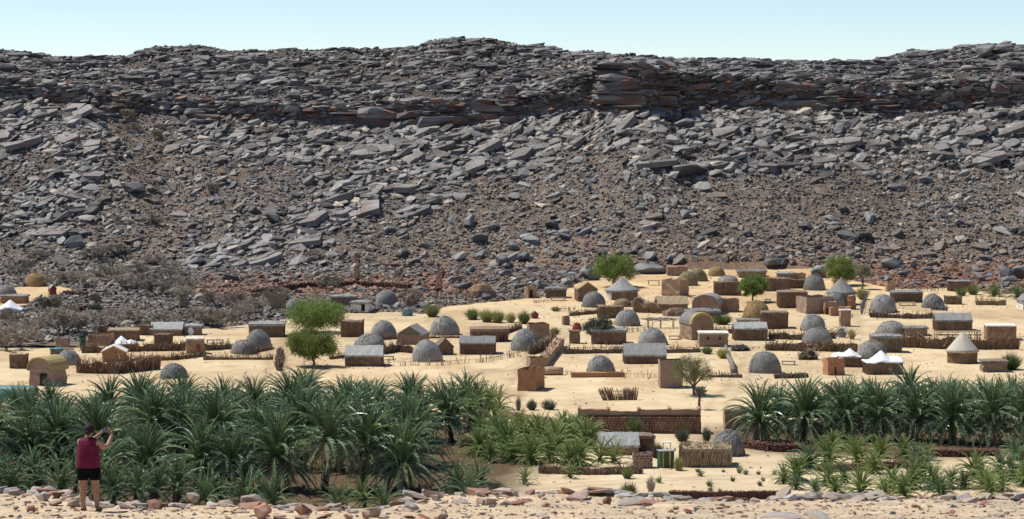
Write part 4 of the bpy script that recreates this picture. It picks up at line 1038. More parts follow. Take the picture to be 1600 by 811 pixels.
# right middle
hut(1042, 1074, 415, 431, 'tan brown block hut at the top edge of the village by the rocks', 'mudbrown', 'roof', 'none', depth=.8, name='mud_room', cat='hut')
hut(1033, 1077, 436, 464, 'tan mud block house seen on its corner, pale side and dark side', 'mud', 'mud', 'parapet', depth=1.0, rz=-.55, inset=.2, name='mud_house', cat='house', group='mud houses', taper=.02)
hut(1116, 1157, 440, 462, 'square stick screen wall in front of the dark grey dome', 'stickwall', 'roof', 'none', depth=.4, sticks=.1)
hut(1080, 1132, 461, 492, 'barrel-roofed hut with arched brown mud front and grey vault', 'mudbrown', 'dome', 'barrel', .5, 1.0, -.25, over=.03, fr=False)
hut(1126, 1154, 466, 488, 'brown mud block attached to the barrel-roofed hut', 'mudbrown', 'roof', 'parapet', depth=.8, name='mud_room', cat='hut')
hut(1062, 1114, 489, 532, 'grey barrel-vaulted hut with a yellow rim around its arched front', 'mudbrown', 'dome', 'barrel', .42, 1.1, .38, over=.04, rim='yellow', fr=False, windows=((0, .05, .05, 1.6, 'dark'),))
hut(1091, 1137, 518, 542, 'low mud block with whitewashed rim in front of the yellow-rimmed vault', 'mudbrown', 'sticktan', 'parapet', depth=.8, rim='white', windows=((-.2, .9, .22, .3, 'dark'), (.2, .9, .22, .3, 'dark')), name='mud_house', cat='house', group='mud houses')
hut(1072, 1123, 480, 505, 'dark grey flat thatch hut behind the vaulted hut', 'stickwall', 'roof', 'flat', .35, .8, sticks=.12)
hut(1190, 1229, 484, 514, 'tall shaggy grass box hut beside the ochre dome', 'stickwall', 'stick', 'flat', .15, .8, sticks=.08)
hut(1146, 1197, 504, 532, 'hut with smooth pale silver roof above a fenced yard', 'stickwall', 'roof_pale', 'gable_x', .32, .7, sticks=.14, over=.06, fr=False)
hut(1152, 1186, 497, 507, 'low stick hut behind the pale silver roof', 'stickwall', 'roof', 'flat', .4, .7)
hut(1024, 1074, 464, 486, 'flat shelter with a pale sand-coloured tented roof among brush piles', 'stickwall', 'sticktan', 'gable_x', .5, .8, .1, name='shelter', cat='shelter')
hut(1216, 1259, 452, 481, 'large brush box hut with pale ragged top, two rows above the fence yards', 'stickwall', 'stick', 'flat', .15, .8, sticks=.09)
hut(1195, 1233, 433, 455, 'brown stick enclosure wall behind the upright bushy tree', 'stickwall', 'roof', 'none', depth=.7, sticks=.1)
hut(1232, 1258, 436, 451, 'low brown screen beside the dome with the teal sheet', 'stickwall', 'roof', 'none', depth=.5, sticks=.1)
hut(1152, 1196, 420, 434, 'hut with grey roof among rocks at the top of the village', 'stickwall', 'roof', 'flat', .5, .8)
hut(1214, 1240, 424, 438, 'small hut with blue-grey roof at the top of the village', 'stickwall', 'roof_pale', 'flat', .5, .8)
hut(1238, 1258, 426, 437, 'tiny tan mud room beside the dome with the teal sheet', 'mud', 'roof', 'open', depth=.8)
hut(1268, 1290, 420, 434, 'teal sheet roof shelter behind the grey dome', 'stickwall', 'teal', 'barrel', .4, .8, name='shelter', cat='shelter', fr=False)
hut(1245, 1301, 462, 491, 'large tan mud compound wall with square corners', 'mudpink', 'mud', 'open', depth=.9, rz=.3, inset=.2, name='mud_compound', cat='building', taper=.0)
hut(1287, 1306, 471, 492, 'small mud porch with white edge joined to the mud compound', 'mud', 'white', 'parapet', depth=.9, windows=((-.3, .1, .2, .9, 'dark'),), name='mud_room', cat='hut')
hut(1311, 1329, 484, 510, 'upright tan mud tower block casting a shadow on the sand', 'mud', 'white', 'parapet', depth=.8, rz=.1, rim='white', name='mud_tower', cat='tower', taper=.02)
hut(1383, 1399, 439, 456, 'tan mud ruin corner behind the large dome in the fenced yard', 'mud', 'roof', 'open', depth=.8, rz=.2, name='mud_room', cat='ruin')
hut(1394, 1438, 452, 473, 'stick hut with grey thatch edge behind the large dome', 'stickwall', 'roof', 'flat', .25, .8, sticks=.12)
hut(1477, 1501, 462, 476, 'small dark hut by the dome at the end of the fenced yard', 'stickwall', 'roof', 'none', depth=.8, sticks=.12)
hut(1479, 1516, 437, 456, 'brown stone hut at the foot of the reddish slope', 'brickm', 'roof', 'flat', .15, .8, -.15, stone=.28, fr=False)
hut(1590, 1625, 460, 484, 'hut with pale front and pitched roof at the edge of the sand', 'white', 'roof', 'gable_y', .4, .9, .2)
hut(1460, 1516, 490, 518, 'isolated long hut with thick silver-grey roof on open sand', 'stickwall', 'roof', 'gable_x', .38, .7, -.03, sticks=.13)
hut(1539, 1586, 507, 532, 'white-topped stone box house near the edge of the sand', 'mud', 'roof_pale', 'parapet', depth=.8, stone=.26, stonem='mud', rim='white', rz=-.06, name='stone_house', cat='house')
hut(1412, 1447, 508, 525, 'low mud block joined to the broad brownish dome', 'mudbrown', 'roof', 'flat', .3, .8)
hut(1362, 1406, 520, 551, 'flat-topped thatch hut standing behind the coiled dome', 'dome_brown', 'roof', 'flat', .22, .8, sticks=.12)
hut(1286, 1319, 559, 587, 'tan mud hut with flat roof just behind the garden palms', 'mudorange', 'mud', 'parapet', depth=.8, rz=.25, name='mud_house', cat='house', group='mud houses', windows=((-.05, .2, .12, .8, 'dark'),))
tent(1302, 1345, 545, 564, 'white tent with a double peak, the hinder of two', (.6, .2), .35)
tent(1350, 1408, 548, 586, 'white tent over brush walls, just behind the garden palms', (.45, .85), .55, brush=True)
hut(1310, 1346, 558, 574, 'low brush wall below the hinder white tent', 'stickwall', 'roof', 'none', depth=.3, sticks=.08, name='brush_screen', cat='screen')
hut(1533, 1571, 560, 582, 'dark open shelter behind the garden palms', 'stickwall', 'wood', 'flat', .2, .8, name='shelter', cat='shelter', fr=False)

# foreground gardens
hut(1067, 1137, 694, 730, 'shaggy tan fodder store in front of the largest dome', 'stickwall', 'sticktan', 'flat', .2, .8, .0, sticks=.06, stickm='sticktan', name='fodder_store', cat='hut')
FS = [o for o in bpy.data.objects if o.name.startswith('fodder_store')][0]; _, w, d, k, f = place(1067, 1137, 730, .8, 0); hh = 33 * k; g = MB()
for a, b, fc in box_faces(w + .2, d + .2):
    for _ in range(int((b - a) * 55)):
        u, z = R.uniform(a, b), hh * R.uniform(.2, 1.0); g.blade(fc(u, z, R.uniform(.02, .1)), Vector(fc(u + R.uniform(-.15, .15), max(.05, z - R.uniform(.3, .8)), R.uniform(.04, .22))), R.uniform(.06, .13), side=(1, .3, 0))
for _ in range(260):
    q = Vector((R.uniform(-.55, .55) * w, R.uniform(-.55, .55) * d, hh * .98)); g.blade(q, q + Vector((R.gauss(0, .35), R.gauss(0, .35), R.uniform(.0, .3))), .1)
g.build('straw_bundles', M['sticktan'], FS, kind='stuff')
hut(935, 997, 678, 712, 'low hut with shaggy pale thatch below the long garden wall', 'mudbrown', 'roof_pale', 'gable_x', .55, .8, .05, over=.1)
hut(983, 1021, 676, 706, 'rounded heap hut of brown brushwood beside the shaggy pale thatch', 'stickwall', 'stick', 'flat', .3, .9, .2, sticks=.08)
hut(990, 1018, 707, 733, 'small tan stone block with rubble on top beside the painted box', 'mudpink', 'roof', 'open', depth=.7, stone=.24, stonem='mudpink', name='stone_block', cat='block')
hut(1131, 1165, 640, 674, 'brown mud box house beside the first palm of the garden grove', 'mudbrown', 'roof', 'parapet', depth=.8, name='mud_house', cat='house', group='mud houses')

# painted box: green front with yellow and red stripes, white lid
pos, w, d, k, f = place(1027, 1053, 732, .8, .25)
t = thing('painted_box', 'green striped metal box with a white lid standing in the garden', 'box', pos - Vector((0, 0, .05)), .25)
H = 27 * k; g = MB(); g.box(-w / 2, w / 2, -d / 2, d / 2, 0, H); g.build('body', M['green'], t)
for sx, sw, mm in ((-.36, .10, 'yellow'), (-.10, .07, 'redp'), (.12, .12, 'yellow')):
    g = MB(); g.box(sx * w, (sx + sw) * w, -d / 2 - .012, -d / 2 + .02, .02, H - .03); g.build('stripe', M[mm], t)
g = MB(); g.box(-w / 2 - .05, w / 2 + .05, -d / 2 - .05, d / 2 + .05, H + .004, H + .07); g.build('lid', M['roof_pale'], t)
# white chair frame behind the box
pos = gp(1042, 703); k = mpp(pos)
t = thing('table', 'small white table standing behind the green striped box', 'table', pos)
for sx in (-.3, .3):
    for sy in (-.25, .25): g = MB(); g.tube([(sx, sy, 0), (sx, sy, .62)], [.03, .03], 5); g.build('leg', M['white'], t)
g = MB(); g.box(-.42, .42, -.32, .32, .625, .68); g.build('tabletop', M['white'], t)

# satellite dish
pos = gp(298, 527); k = mpp(pos)
t = thing('satellite_dish', 'small white satellite dish in front of the dark hut with silvery roof', 'satellite dish', pos)
g = MB(); g.tube([(0, 0, 0), (0, 0, .5)], [.03, .03], 6); g.build('mast', M['wood'], t)
g = MB(); g.lathe([(0.001, .0), (.2, .02), (.35, .07), (.45, .13)], 16); g.f = g.f; dsh = g.build('dish', M['tent'], t, True)
dsh.location = (0, -.05, .72); dsh.rotation_euler = (math.radians(68), 0, .3); dsh.scale = (.75, 1.0, .75)

# long garden wall with mud coping bays
P0, P1 = gp(903, 678), gp(1096, 680); k = mpp(P0); L_ = P1.x - P0.x; h = 30 * k
t = thing('garden_wall', 'long dark red stone wall with a mud coping above the garden', 'wall', P0, 0)
g = jbox_mesh('wall_core', L_, .9, h, M['stonec'], .03, .02); o = link('wall_core', g, t); o.location = (L_ / 2, .45, -.1)
sb = MB(); stones_on(sb, 0, L_, 0, 0, h - .15, lambda u, z, o: (u, -o, z), .2, .09); sb.build('wall_stones', M['stoneg'], t, kind='stuff')
Nb = 4
for i in range(Nb):
    hh = (.55 if i != 1 else .40); me = jbox_mesh('coping_bay', L_ / Nb * .985, .55, hh, M['mud'], .02, .05); o = link('coping_bay', me, t); o.location = (L_ / Nb * (i + .5), .36, h - .12)
for i in range(Nb + 1):
    me = jbox_mesh('coping_pier', .28, 1.5, .62, M['mud'], .02, .04); o = link('coping_pier', me, t); o.location = (min(max(L_ / Nb * i, .14), L_ - .14), .95, h - .12)
P2 = gp(780, 652); P3 = gp(903, 672)
t = thing('garden_wall', 'low tan mud wall continuing behind the young palms', 'wall', P2, 0)
me = jbox_mesh('wall_core', (P3 - P2).length, .5, 12 * k, M['mud'], .03, .05); o = link('wall_core', me, t); o.location = ((P3.x - P2.x) / 2, (P3.y - P2.y) / 2, 0); o.rotation_euler = (0, 0, math.atan2(P3.y - P2.y, P3.x - P2.x))
# mud banks and walls
def mud_bank(px0, px1, py, hpx, label, m='mudorange', dep=.5, rz=0):
    pos, w, d, k, f = place(px0, px1, py, dep / ((px1 - px0) * mpp(gp((px0 + px1) / 2, py))), rz)
    t = tag(link('mud_wall', jbox_mesh('mud_wall', w, d, hpx * k, M[m], .05, .07, cuts=8), loc=pos - Vector((0, 0, .08))), label, 'wall', 'low mud walls'); t.rotation_euler = (0, 0, rz)
mud_bank(892, 976, 590, 9, 'low orange mud bank in front of the smooth dark grey dome')
pa, pb = gp(848, 573), gp(874, 541); t = tag(link('mud_wall', jbox_mesh('mud_wall', (pb - pa).length, 1.1, 1.05, M['mud'], .06, .12, cuts=14), loc=(pa + pb) / 2 - Vector((0, 0, .1))), 'long tan mud wall running back along the sand track from the ruined tower', 'wall', 'low mud walls'); t.rotation_euler = (0, 0, math.atan2(pb.y - pa.y, pb.x - pa.x))
mud_bank(1295, 1330, 494, 14, 'curved mud wall end joined to the mud compound', 'mudorange', .5, .3)
mud_bank(1323, 1338, 484, 22, 'rising mud wall stub right of the round hut by the green tree', 'mudorange', .5, 1.0)
# thatch roll
p = gp(865, 586); k = mpp(p); g = MB(); g.tube([(-1.0, 0, .45), (-.3, 0, .47), (.4, 0, .45), (1.0, 0, .44)], [.40, .46, .44, .38], 14); t = tag(g.build('thatch_roll', M['sticktan'], None, True), 'rolled bundle of grey thatch lying behind the ruined mud tower', 'bundle'); t.location = p; t.rotation_euler = (0, 0, -.1)
# planks, mats, tables on the sand
def plank(px0, px1, py, label, m='wood', th=.07, leg=.35, dep=.8, name='bench', cat='bench'):
    pos, w, d, k, f = place(px0, px1, py, dep / ((px1 - px0) * mpp(gp((px0 + px1) / 2, py))))
    t = thing(name, label, cat, pos, R.uniform(-.08, .08), 'low platforms and benches'); g = MB(); n = 4
    for i in range(n):
        g = MB(); g.box(-w / 2, w / 2, -d / 2 + d * i / n, -d / 2 + d * (i + .93) / n, leg + .005, leg + th); g.build('plank', M[m], t)
    for sx in (-.42, .42):
        for sy in (-.4, .4): g = MB(); g.tube([(sx * w, sy * d, -.05), (sx * w, sy * d, leg)], [.05, .045], 5); g.build('leg', M['wood'], t)
plank(1221, 1243, 571, 'dark plank bench beside the large round dome', 'wood')
plank(1463, 1530, 524, 'wide pale sleeping platform in front of the isolated silver-roofed hut', 'sticktan', dep=1.6, name='platform', cat='platform')
plank(597, 616, 563, 'thin wooden bench beside the shaggy-roofed hut', 'wood')
plank(322, 350, 537, 'wooden bench right of the house with the red door', 'wood')
plank(1012, 1031, 446, 'wooden table beside the corner mud block', 'wood', leg=.6)
plank(1404, 1430, 478, 'low plank platform behind the large dome', 'sticktan', dep=1.2, name='platform', cat='platform')
plank(1045, 1062, 531, 'pale mat platform beside the yellow-rimmed vault', 'sticktan', dep=1.3, name='platform', cat='platform')
plank(1196, 1204, 473, 'short wooden bench under the upright bushy tree', 'wood')
plank(860, 884, 470, 'plank bench in front of the low silver-roofed hut', 'wood')
# open shade canopy with branches
pos, w, d, k, f = place(1010, 1054, 514, .7)
t = thing('shade_canopy', 'open shade of pale branches on posts beside the yellow-rimmed vault', 'canopy', pos)
for sx in (-.45, 0, .45):
    for sy in (-.4, .4): g = MB(); g.tube([(sx * w, sy * d, -.1), (sx * w + .05, sy * d, 12 * k)], [.06, .05], 5); g.build('post', M['wood'], t)
g = MB()
for i in range(170):
    a = Vector((R.uniform(-.55, .55) * w, R.uniform(-.5, .5) * d, 12 * k + R.uniform(0, .22))); g.stick(a, a + Vector((R.uniform(-.9, .9), R.uniform(-.7, .7), R.uniform(-.12, .2))), .035)
g.build('branches', M['strand'], t, kind='stuff')
# fallen grey trunk
a, b = gp(1146, 583), gp(1134, 547); g = MB(); o = a
g.tube([(0, 0, .25), (b - a) * .3 + Vector((.1, 0, .32)), (b - a) * .65 + Vector((-.1, 0, .34)), (b - a) + Vector((0, 0, .5))], [.34, .30, .26, .16], 10)
t = tag(g.build('fallen_log', M['wood'], None, True), 'thick grey dead trunk lying across the sand', 'log'); t.location = o
# heaps
def heap(px0, px1, py0, py1, label, m, n=120, name='brush_heap', cat='heap', base='stickwall'):
    pos, w, d, k, f = place(px0, px1, py1, .7); h = (py1 - py0) * k
    t = thing(name, label, cat, pos, 0, 'heaps in the village'); g = MB(); g.lathe([(w * .5, -.05), (w * .42, h * .4), (w * .25, h * .75), (0, h * .85)], 14, .12, sy=d / w); g.build('pile', M[base], t)
    g = MB()
    for i in range(n):
        a = R.uniform(0, 6.28); q = R.random() ** .5 * .5; p = Vector((q * w * math.cos(a), q * d * math.sin(a), h * (.9 - 1.5 * q * q * 1.6) * R.uniform(.3, 1)))
        g.stick(p, p + Vector((R.gauss(0, .4), R.gauss(0, .4), R.uniform(-.1, .5))) * h, .03)
    g.build('twigs', M[m], t, kind='stuff')
heap(985, 1008, 462, 481, 'brown brush heap beside the round brick hut', 'stick')
heap(1000, 1030, 470, 487, 'long brown brush heap before the pale shelter', 'stick')
heap(1035, 1076, 480, 495, 'dark brush heap under the pale tented shelter', 'stick')
heap(1140, 1172, 538, 549, 'grey rubbish heap beside the whitewashed-rim block', 'strand', base='blackcloth')
heap(1307, 1322, 510, 527, 'pale blue-grey scrap heap below the mud tower block', 'strand', base='roof_pale')
heap(632, 651, 456, 480, 'dark leaning thatch frame near the dome below the terrace wall', 'stick', base='stickwall')
heap(728, 776, 440, 466, 'collapsed stone and brush hut among the rocks', 'stick', base='brickm', n=60)
heap(706, 722, 438, 452, 'dark ruined stone pile near the dead stump wall', 'stick', base='brickm', n=20)
heap(1247, 1279, 545, 563, 'small brush shade with a dark heap under it on open sand', 'sticktan', base='blackcloth')
heap(893, 910, 502, 517, 'dark red and green cloths heaped on the narrow cabin post', 'stick', base='redp', n=14)
heap(628, 646, 480, 494, 'blue-grey spiky scrap heap below the dome by the terrace', 'strand', base='teal', n=80)

# fences
fence([(318, 563), (427, 562)], 9, 'low straight reed fence in front of the brown-grey dome', 'dense')
fence([(200, 566), (270, 563), (322, 557)], 12, 'russet stalk fence running left from the house with the red door', 'dense')
fence([(190, 550), (240, 549), (290, 548)], 13, 'shaggy hedge of dry fronds in front of the white tent', 'hedge')
fence([(120, 583), (180, 584), (250, 577)], 20, 'wide tangled hedge of dry fronds behind the grove, beside the grey dome', 'hedge')
fence([(128, 552), (160, 551)], 12, 'stalk hedge joining the grey dome and the orange house', 'hedge', 'stick')
fence([(128, 540), (172, 545)], 8, 'open rail fence below the tan stone hut', 'sparse', 'stick')
fence([(320, 548), (362, 546)], 12, 'grey stalk fence between the red-door house and the low dome', 'hedge', 'stick')
fence([(400, 551), (426, 546)], 8, 'short stick fence skirting the blue-grey dome', 'dense')
fence([(435, 580), (439, 556)], 13, 'thick upright hedge of grey brush seen end on beside the round green tree', 'hedge', 'stick')
fence([(580, 532), (622, 530)], 8, 'brown reed strip in front of the dome by the grey gable hut', 'dense')
fence([(515, 562), (560, 556)], 11, 'reed fence behind the lower round tree', 'dense')
fence([(597, 554), (620, 550), (645, 552)], 13, 'bushy dry hedge between the shaggy-roofed hut and the bulging dome', 'hedge', 'stick')
fence([(600, 572), (690, 571), (760, 566), (830, 553)], 11, 'long thin see-through fence along the sand track', 'sparse', 'sticktan')
fence([(667, 529), (722, 528)], 6, 'low reed skirt in front of the tall grey dome', 'dense')
fence([(790, 522), (815, 512)], 10, 'stick fence behind the dome at the track bend', 'dense')
fence([(828, 554), (845, 549), (866, 533)], 14, 'brush fence along the track beside the tan mud building', 'hedge', 'stick')
fence([(890, 494), (933, 490)], 10, 'brown fence in front of the dome by the brick hut', 'dense')
fence([(834, 474), (860, 471)], 5, 'thin stick fence on sand by the small tan stone room', 'sparse', 'stick')
fence([(868, 488), (900, 484)], 7, 'thin fence above the sand slope by the pillar', 'sparse', 'stick')
fence([(880, 553), (975, 552)], 14, 'woven yard fence below the narrow dark cabin', 'dense', 'stick')
fence([(990, 488), (1035, 490)], 12, 'brown fence below the round brick hut', 'dense')
fence([(975, 520), (1020, 516)], 10, 'thin fence beside the dome with brown skirt', 'sparse', 'stick')
fence([(1037, 552), (1095, 551)], 12, 'yard fence right of the long thick-thatched hut', 'dense', 'stick')
fence([(1098, 520), (1148, 521)], 12, 'dark fence between the yellow-rimmed vault and the silver roof', 'dense', 'stick')
fence([(860, 585), (895, 586)], 9, 'dry stick fence beside the rolled thatch bundle', 'sparse', 'stick')
fence([(972, 590), (1030, 591)], 11, 'see-through fence between the mud bank and the tall blank building', 'sparse', 'sticktan')
fence([(1110, 590), (1160, 590)], 9, 'dry stick fence between the thorn tree and the large round dome', 'dense', 'stick')
fence([(1210, 592), (1262, 590)], 8, 'low brush fence behind the first garden palms', 'hedge', 'stick')
fence([(1197, 548), (1260, 549), (1340, 550)], 14, 'long dark hedge fence in front of the smooth grey dome', 'hedge')
fence([(1202, 530), (1252, 531), (1305, 529)], 12, 'hedge fence behind the two domes by the silver roof', 'hedge', 'stick')
fence([(1405, 543), (1460, 545), (1530, 546), (1592, 546)], 20, 'longest brown frond hedge, behind the whitish cone-roofed hut', 'hedge')
fence([(1360, 496), (1410, 498), (1462, 498)], 9, 'low brush fence around the large dome yard', 'hedge', 'stick')
fence([(1346, 492), (1352, 470)], 14, 'grey brush fence end beside the large dome yard', 'sparse', 'strand')
fence([(1525, 477), (1572, 477)], 13, 'tan stalk fence beside the far palm shrubs', 'dense', 'sticktan')
fence([(1432, 456), (1480, 454)], 8, 'thin fence posts at the foot of the reddish slope', 'sparse', 'stick')
fence([(842, 740), (920, 742), (1003, 740)], 13, 'low brushwood windbreak in the lower garden', 'hedge', 'stick')
fence([(1455, 484), (1480, 486)], 8, 'tangle of grey brush before the right-hand dome of the fenced yard', 'hedge', 'strand')
fence([(755, 504), (800, 500)], 5, 'thin stick line under the yellow bushes', 'sparse', 'stick')
fence([(1090, 470), (1075, 464), (1065, 452)], 5, 'few thin sticks standing behind the barrel-roofed hut', 'sparse', 'stick')
# fallen leaning fence on the sand
a = gp(943, 626); t = thing('fallen_fence', 'collapsed leaning panel of woven sticks alone on the sand', 'fence', a); g = MB(); k = mpp(a)
for i in range(130):
    f = i / 129; x = f * 52 * k; gap = .35 < f < .62 and i % 3
    l = R.uniform(16, 23) * k
    g.stick((x + R.uniform(-.05, .05), R.uniform(-.1, .3), -.05), (x - R.uniform(.25, .6) * l * (1 - f * 1.4), R.uniform(.1, .6), l * (.9 if not gap else .35)), .04)
for z in (.3, .6, .95): g.stick((-.1, .1, z * 16 * k), (52 * k, .1, z * 14 * k), .04)
g.build('stalks', M['stickred'], t, kind='stuff')

# stone walls
stone_wall([(1045, 779), (1130, 780), (1216, 779)], 13, 'dark red dry stone wall in front of the garden, above the rock ledge', .15, .6, jag=.12)
stone_wall([(1160, 700), (1205, 705), (1258, 706)], 14, 'dark stone bank below the first garden palms', .2, .8, jag=.3)
stone_wall([(1275, 737), (1350, 736), (1425, 728)], 13, 'tumbled stone terrace among the young palms', .2, .7, jag=.35)
stone_wall([(1430, 712), (1500, 714), (1562, 712)], 12, 'dark stone terrace under the garden grove', .2, .7, jag=.3)
stone_wall([(735, 704), (790, 706), (830, 702)], 12, 'dark stone terrace beside the young palms left of the garden wall', .2, .7, jag=.3)
stone_wall([(395, 462), (440, 455), (500, 449), (560, 448), (600, 450), (640, 453)], 10, 'long curved red stone terrace wall at the foot of the slope', .3, 1.0, jag=.2)
stone_wall([(562, 418), (620, 416), (686, 421)], 4, 'straight low stone wall higher on the slope', .22, .8, jag=.3)
stone_wall([(559, 440), (558, 418), (557, 400)], 6, 'stone wall climbing straight up the slope', .3, .8, jag=.4)
stone_wall([(684, 457), (686, 440), (690, 426)], 8, 'dark stone wall stub climbing near the ruined stone pile', .3, .8, jag=.5)
stone_wall([(0, 498), (40, 500)], 8, 'dark stone bank below the white tent', .4, 1.2, jag=.5)
stone_wall([(55, 510), (88, 508)], 12, 'black stone pile wall among bare thorn trees', .4, 1.2, jag=.5)
stone_wall([(100, 460), (136, 462)], 7, 'red stone bank beside the tiny red cabin', .35, 1.0, jag=.5)
stone_wall([(100, 486), (150, 486)], 9, 'dark stone ledge wall under a green bush', .4, 1.2, jag=.5)
stone_wall([(940, 414), (1000, 416)], 5, 'low stone wall line behind the bushy green tree', .3, .8, jag=.4)
# ------------------------------------------------------------------ date palms
def frond_mesh(L, el, droop, seed, n=32, leaf=.42, lw=.045, mats='frond'):
    """one pinnate frond: a curved midrib starting at elevation `el`, bending down by `droop`, with two ranks of leaflets"""
    r = random.Random(seed); m = MB(); pts = []; p = Vector((0, 0, 0)); k = 9; a = el
    for i in range(k + 1):
        pts.append(p.copy()); a = el - droop * ((i + .5) / k) ** 1.5; p = p + Vector((math.cos(a), r.uniform(-.03, .03), math.sin(a))) * (L / k)
    m.tube(pts, [.035 * (1 - .85 * i / k) for i in range(k + 1)], 3, False)
    for i in range(n):
        f = .14 + .86 * (i + .3) / n; j = min(int(f * k), k - 1); q = pts[j].lerp(pts[j + 1], f * k - j); t = (pts[j + 1] - pts[j]).normalized()
        s0 = Vector((0, 1, 0)); up = t.cross(s0) * -1
        if up.z < 0: up = -up
        ll = leaf * (math.sin(math.pi * min(1, f * .9 + .12)) ** .6) * r.uniform(.85, 1.1)
        for s in (-1, 1):
            d = (s0 * s * r.uniform(.6, .95) + t * r.uniform(.45, .85) + up * r.uniform(.0, .7)).normalized()
            e = q + d * ll + Vector((0, 0, -.10 * ll)); mid = q + d * ll * .45; wv = (t.cross(d).cross(d).normalized() + Vector((r.uniform(-1, 1), r.uniform(-1, 1), r.uniform(-1, 1))) * .9).normalized() * lw * .5
            o = len(m.v); m.v += [tuple(q), tuple(mid + wv), tuple(e), tuple(mid - wv)]; m.f.append((o, o + 1, o + 2, o + 3))
    return m.mesh('frond', M[mats])
R2 = random.Random(3)
FR = {}
for mk in ('frond', 'frondy', 'frondp'):
    FR[mk] = [[frond_mesh(1, math.radians(el), math.radians(dr), 500 + i * 7 + j, leaf=lf, lw=.0115, mats=mk) for j in range(3)]
              for i, (el, dr, lf) in enumerate([(86, 34, .085), (75, 56, .09), (61, 80, .095), (43, 95, .092), (16, 88, .09), (-14, 62, .085)])]
FRD = [frond_mesh(1, math.radians(-20), math.radians(60), 700 + j, n=22, leaf=.13, lw=.02, mats='frondd') for j in range(3)]
def trunk_mesh(h, r, seed):
    q = random.Random(seed); m = MB(); n = 9; rows = max(5, int(h / .28)); o = 0
    for i in range(rows + 1):
        for j in range(n):
            a = 2 * math.pi * (j + .5 * (i % 2)) / n; rr = r * (1.25 - .3 * i / rows if i < 2 else 1) * (1 + q.uniform(-.1, .16)) * (1.12 if i > rows - 2 else 1)
            m.v.append((rr * math.cos(a), rr * math.sin(a), -.3 + (h + .3) * i / rows))
    for i in range(rows):
        for j in range(n): m.f.append((i * n + j, i * n + (j + 1) % n, (i + 1) * n + (j + 1) % n, (i + 1) * n + j))
    m.f.append(tuple(rows * n + j for j in range(n)))
    for i in range(int(h * 16)):                       # cut leaf bases standing off the stem
        a = q.uniform(0, 6.28); z = q.uniform(.1, 1) * h; p = Vector((r * .95 * math.cos(a), r * .95 * math.sin(a), z)); m.tube([p, p + Vector((.16 * math.cos(a), .16 * math.sin(a), .20))], [.05, .03], 3, True)
    return m.mesh('trunk', M['trunk'])
def palm(px, py, top, label, group, trunk_h=None, mk='frond', fl=None, nf=44, dead=4, name='date_palm'):
    p = gp(px, py); k = mpp(p); H = (py - top) * k
    fl = fl or min(3.6, max(1.2, H * .46)) ; th = max(.15, H - fl * .95) if trunk_h is None else trunk_h
    rt = .25 if th > .8 else .13
    t = thing(name, label, 'palm tree', p, R2.uniform(0, 6.28), group)
    t.rotation_euler.x, t.rotation_euler.y = R2.gauss(0, .06), R2.gauss(0, .06)
    link('trunk', trunk_mesh(th, rt, R2.random()), t)
    for i in range(nf):
        f = (i + .5) / nf; cls = min(5, int(f * 6 + R2.uniform(-.5, .5))); cls = max(0, cls)
        o = link('frond', R2.choice(FR['frondp' if cls > 3 and R2.random() < (.55 if cls == 5 else .2) and dead > 1 else mk][cls]), t); s = fl * R2.uniform(.88, 1.1) * (1.0 if cls else .92)
        o.location = (R2.uniform(-.07, .07), R2.uniform(-.07, .07), th + .12 - .22 * f)
        o.rotation_euler = (R2.uniform(-.25, .25), R2.uniform(-.1, .1), i * 2.39996 + R2.uniform(-.25, .25)); o.scale = (s, s * R2.uniform(.9, 1.1), s)
    for i in range(dead):
        o = link('dry_frond', R2.choice(FRD), t); s = fl * R2.uniform(.6, .9); o.location = (0, 0, th - .15); o.rotation_euler = (R2.uniform(-.2, .2), R2.uniform(.1, .6), R2.uniform(0, 6.28)); o.scale = (s, s, s)
    return t
G1 = 'tall date palms of the dense grove behind the standing person'
L1 = 'tall dark green date palm in the dense grove behind the standing person'
FR0 = []
rows = [(768, 626, 66, -25, 700, 4.1), (733, 604, 62, -50, 705, 4.1), (708, 592, 60, -20, 690, 3.9), (688, 584, 60, -50, 705, 3.6), (670, 580, 62, -25, 735, 3.2), (655, 578, 62, -50, 740, 3.0)]
for ri, (by, ty, st, xa, xb, fl) in enumerate(rows):
    x = xa + (ri % 2) * 20
    while x < xb:
        px = x + R2.uniform(-16, 16); dy = R2.uniform(-18, 18)
        low = (34 if px < 110 else 22 if px < 200 else 0) * (.9 if ri > 1 else .5) + (18 if 360 < px < 420 else 0) + (10 if px > 640 else 0)
        front = -14 if ri == 0 and px < 240 else 0
        if ri == 0 and px < 250 and R2.random() < .45: x += st; continue
        lab1, grp = (L1, G1)
        if ri == 0 and px > 250: FR0.append(palm(px, by + R2.uniform(-5, 5), ty + low + dy, L1, 'front row of the dense palm grove', fl=fl * R2.uniform(.9, 1.1), nf=84, dead=12)); x += st; continue
        palm(px, by + front + R2.uniform(-5, 5), ty + low + dy + (28 if ri == 0 and px < 250 else 0), L1, G1, fl=fl * R2.uniform(.9, 1.1), nf=92 if ri < 2 else 80 if ri < 3 else 60, dead=10 if ri < 2 else 2)
        x += st
_n = ['', 'second', 'third', 'fourth', 'fifth', 'sixth', 'seventh', 'eighth', 'ninth', 'tenth', 'eleventh', 'twelfth']
for i, o in enumerate(reversed(FR0)):
    o['label'] = ('last palm of the dense grove front row, at its dry bush corner' if i == 0 else f'{_n[i]} palm of the dense grove front row, counted from its dry bush corner')
for px, by, ty in ((748, 660, 584), (760, 652, 590), (735, 672, 600), (772, 668, 618), (752, 690, 630), (778, 640, 600)):
    palm(px, by, ty, 'mid green date palm at the thinner edge of the grove beside the sand track', 'date palms at the thin edge of the grove', mk='frondy', fl=2.5, nf=36, dead=2)
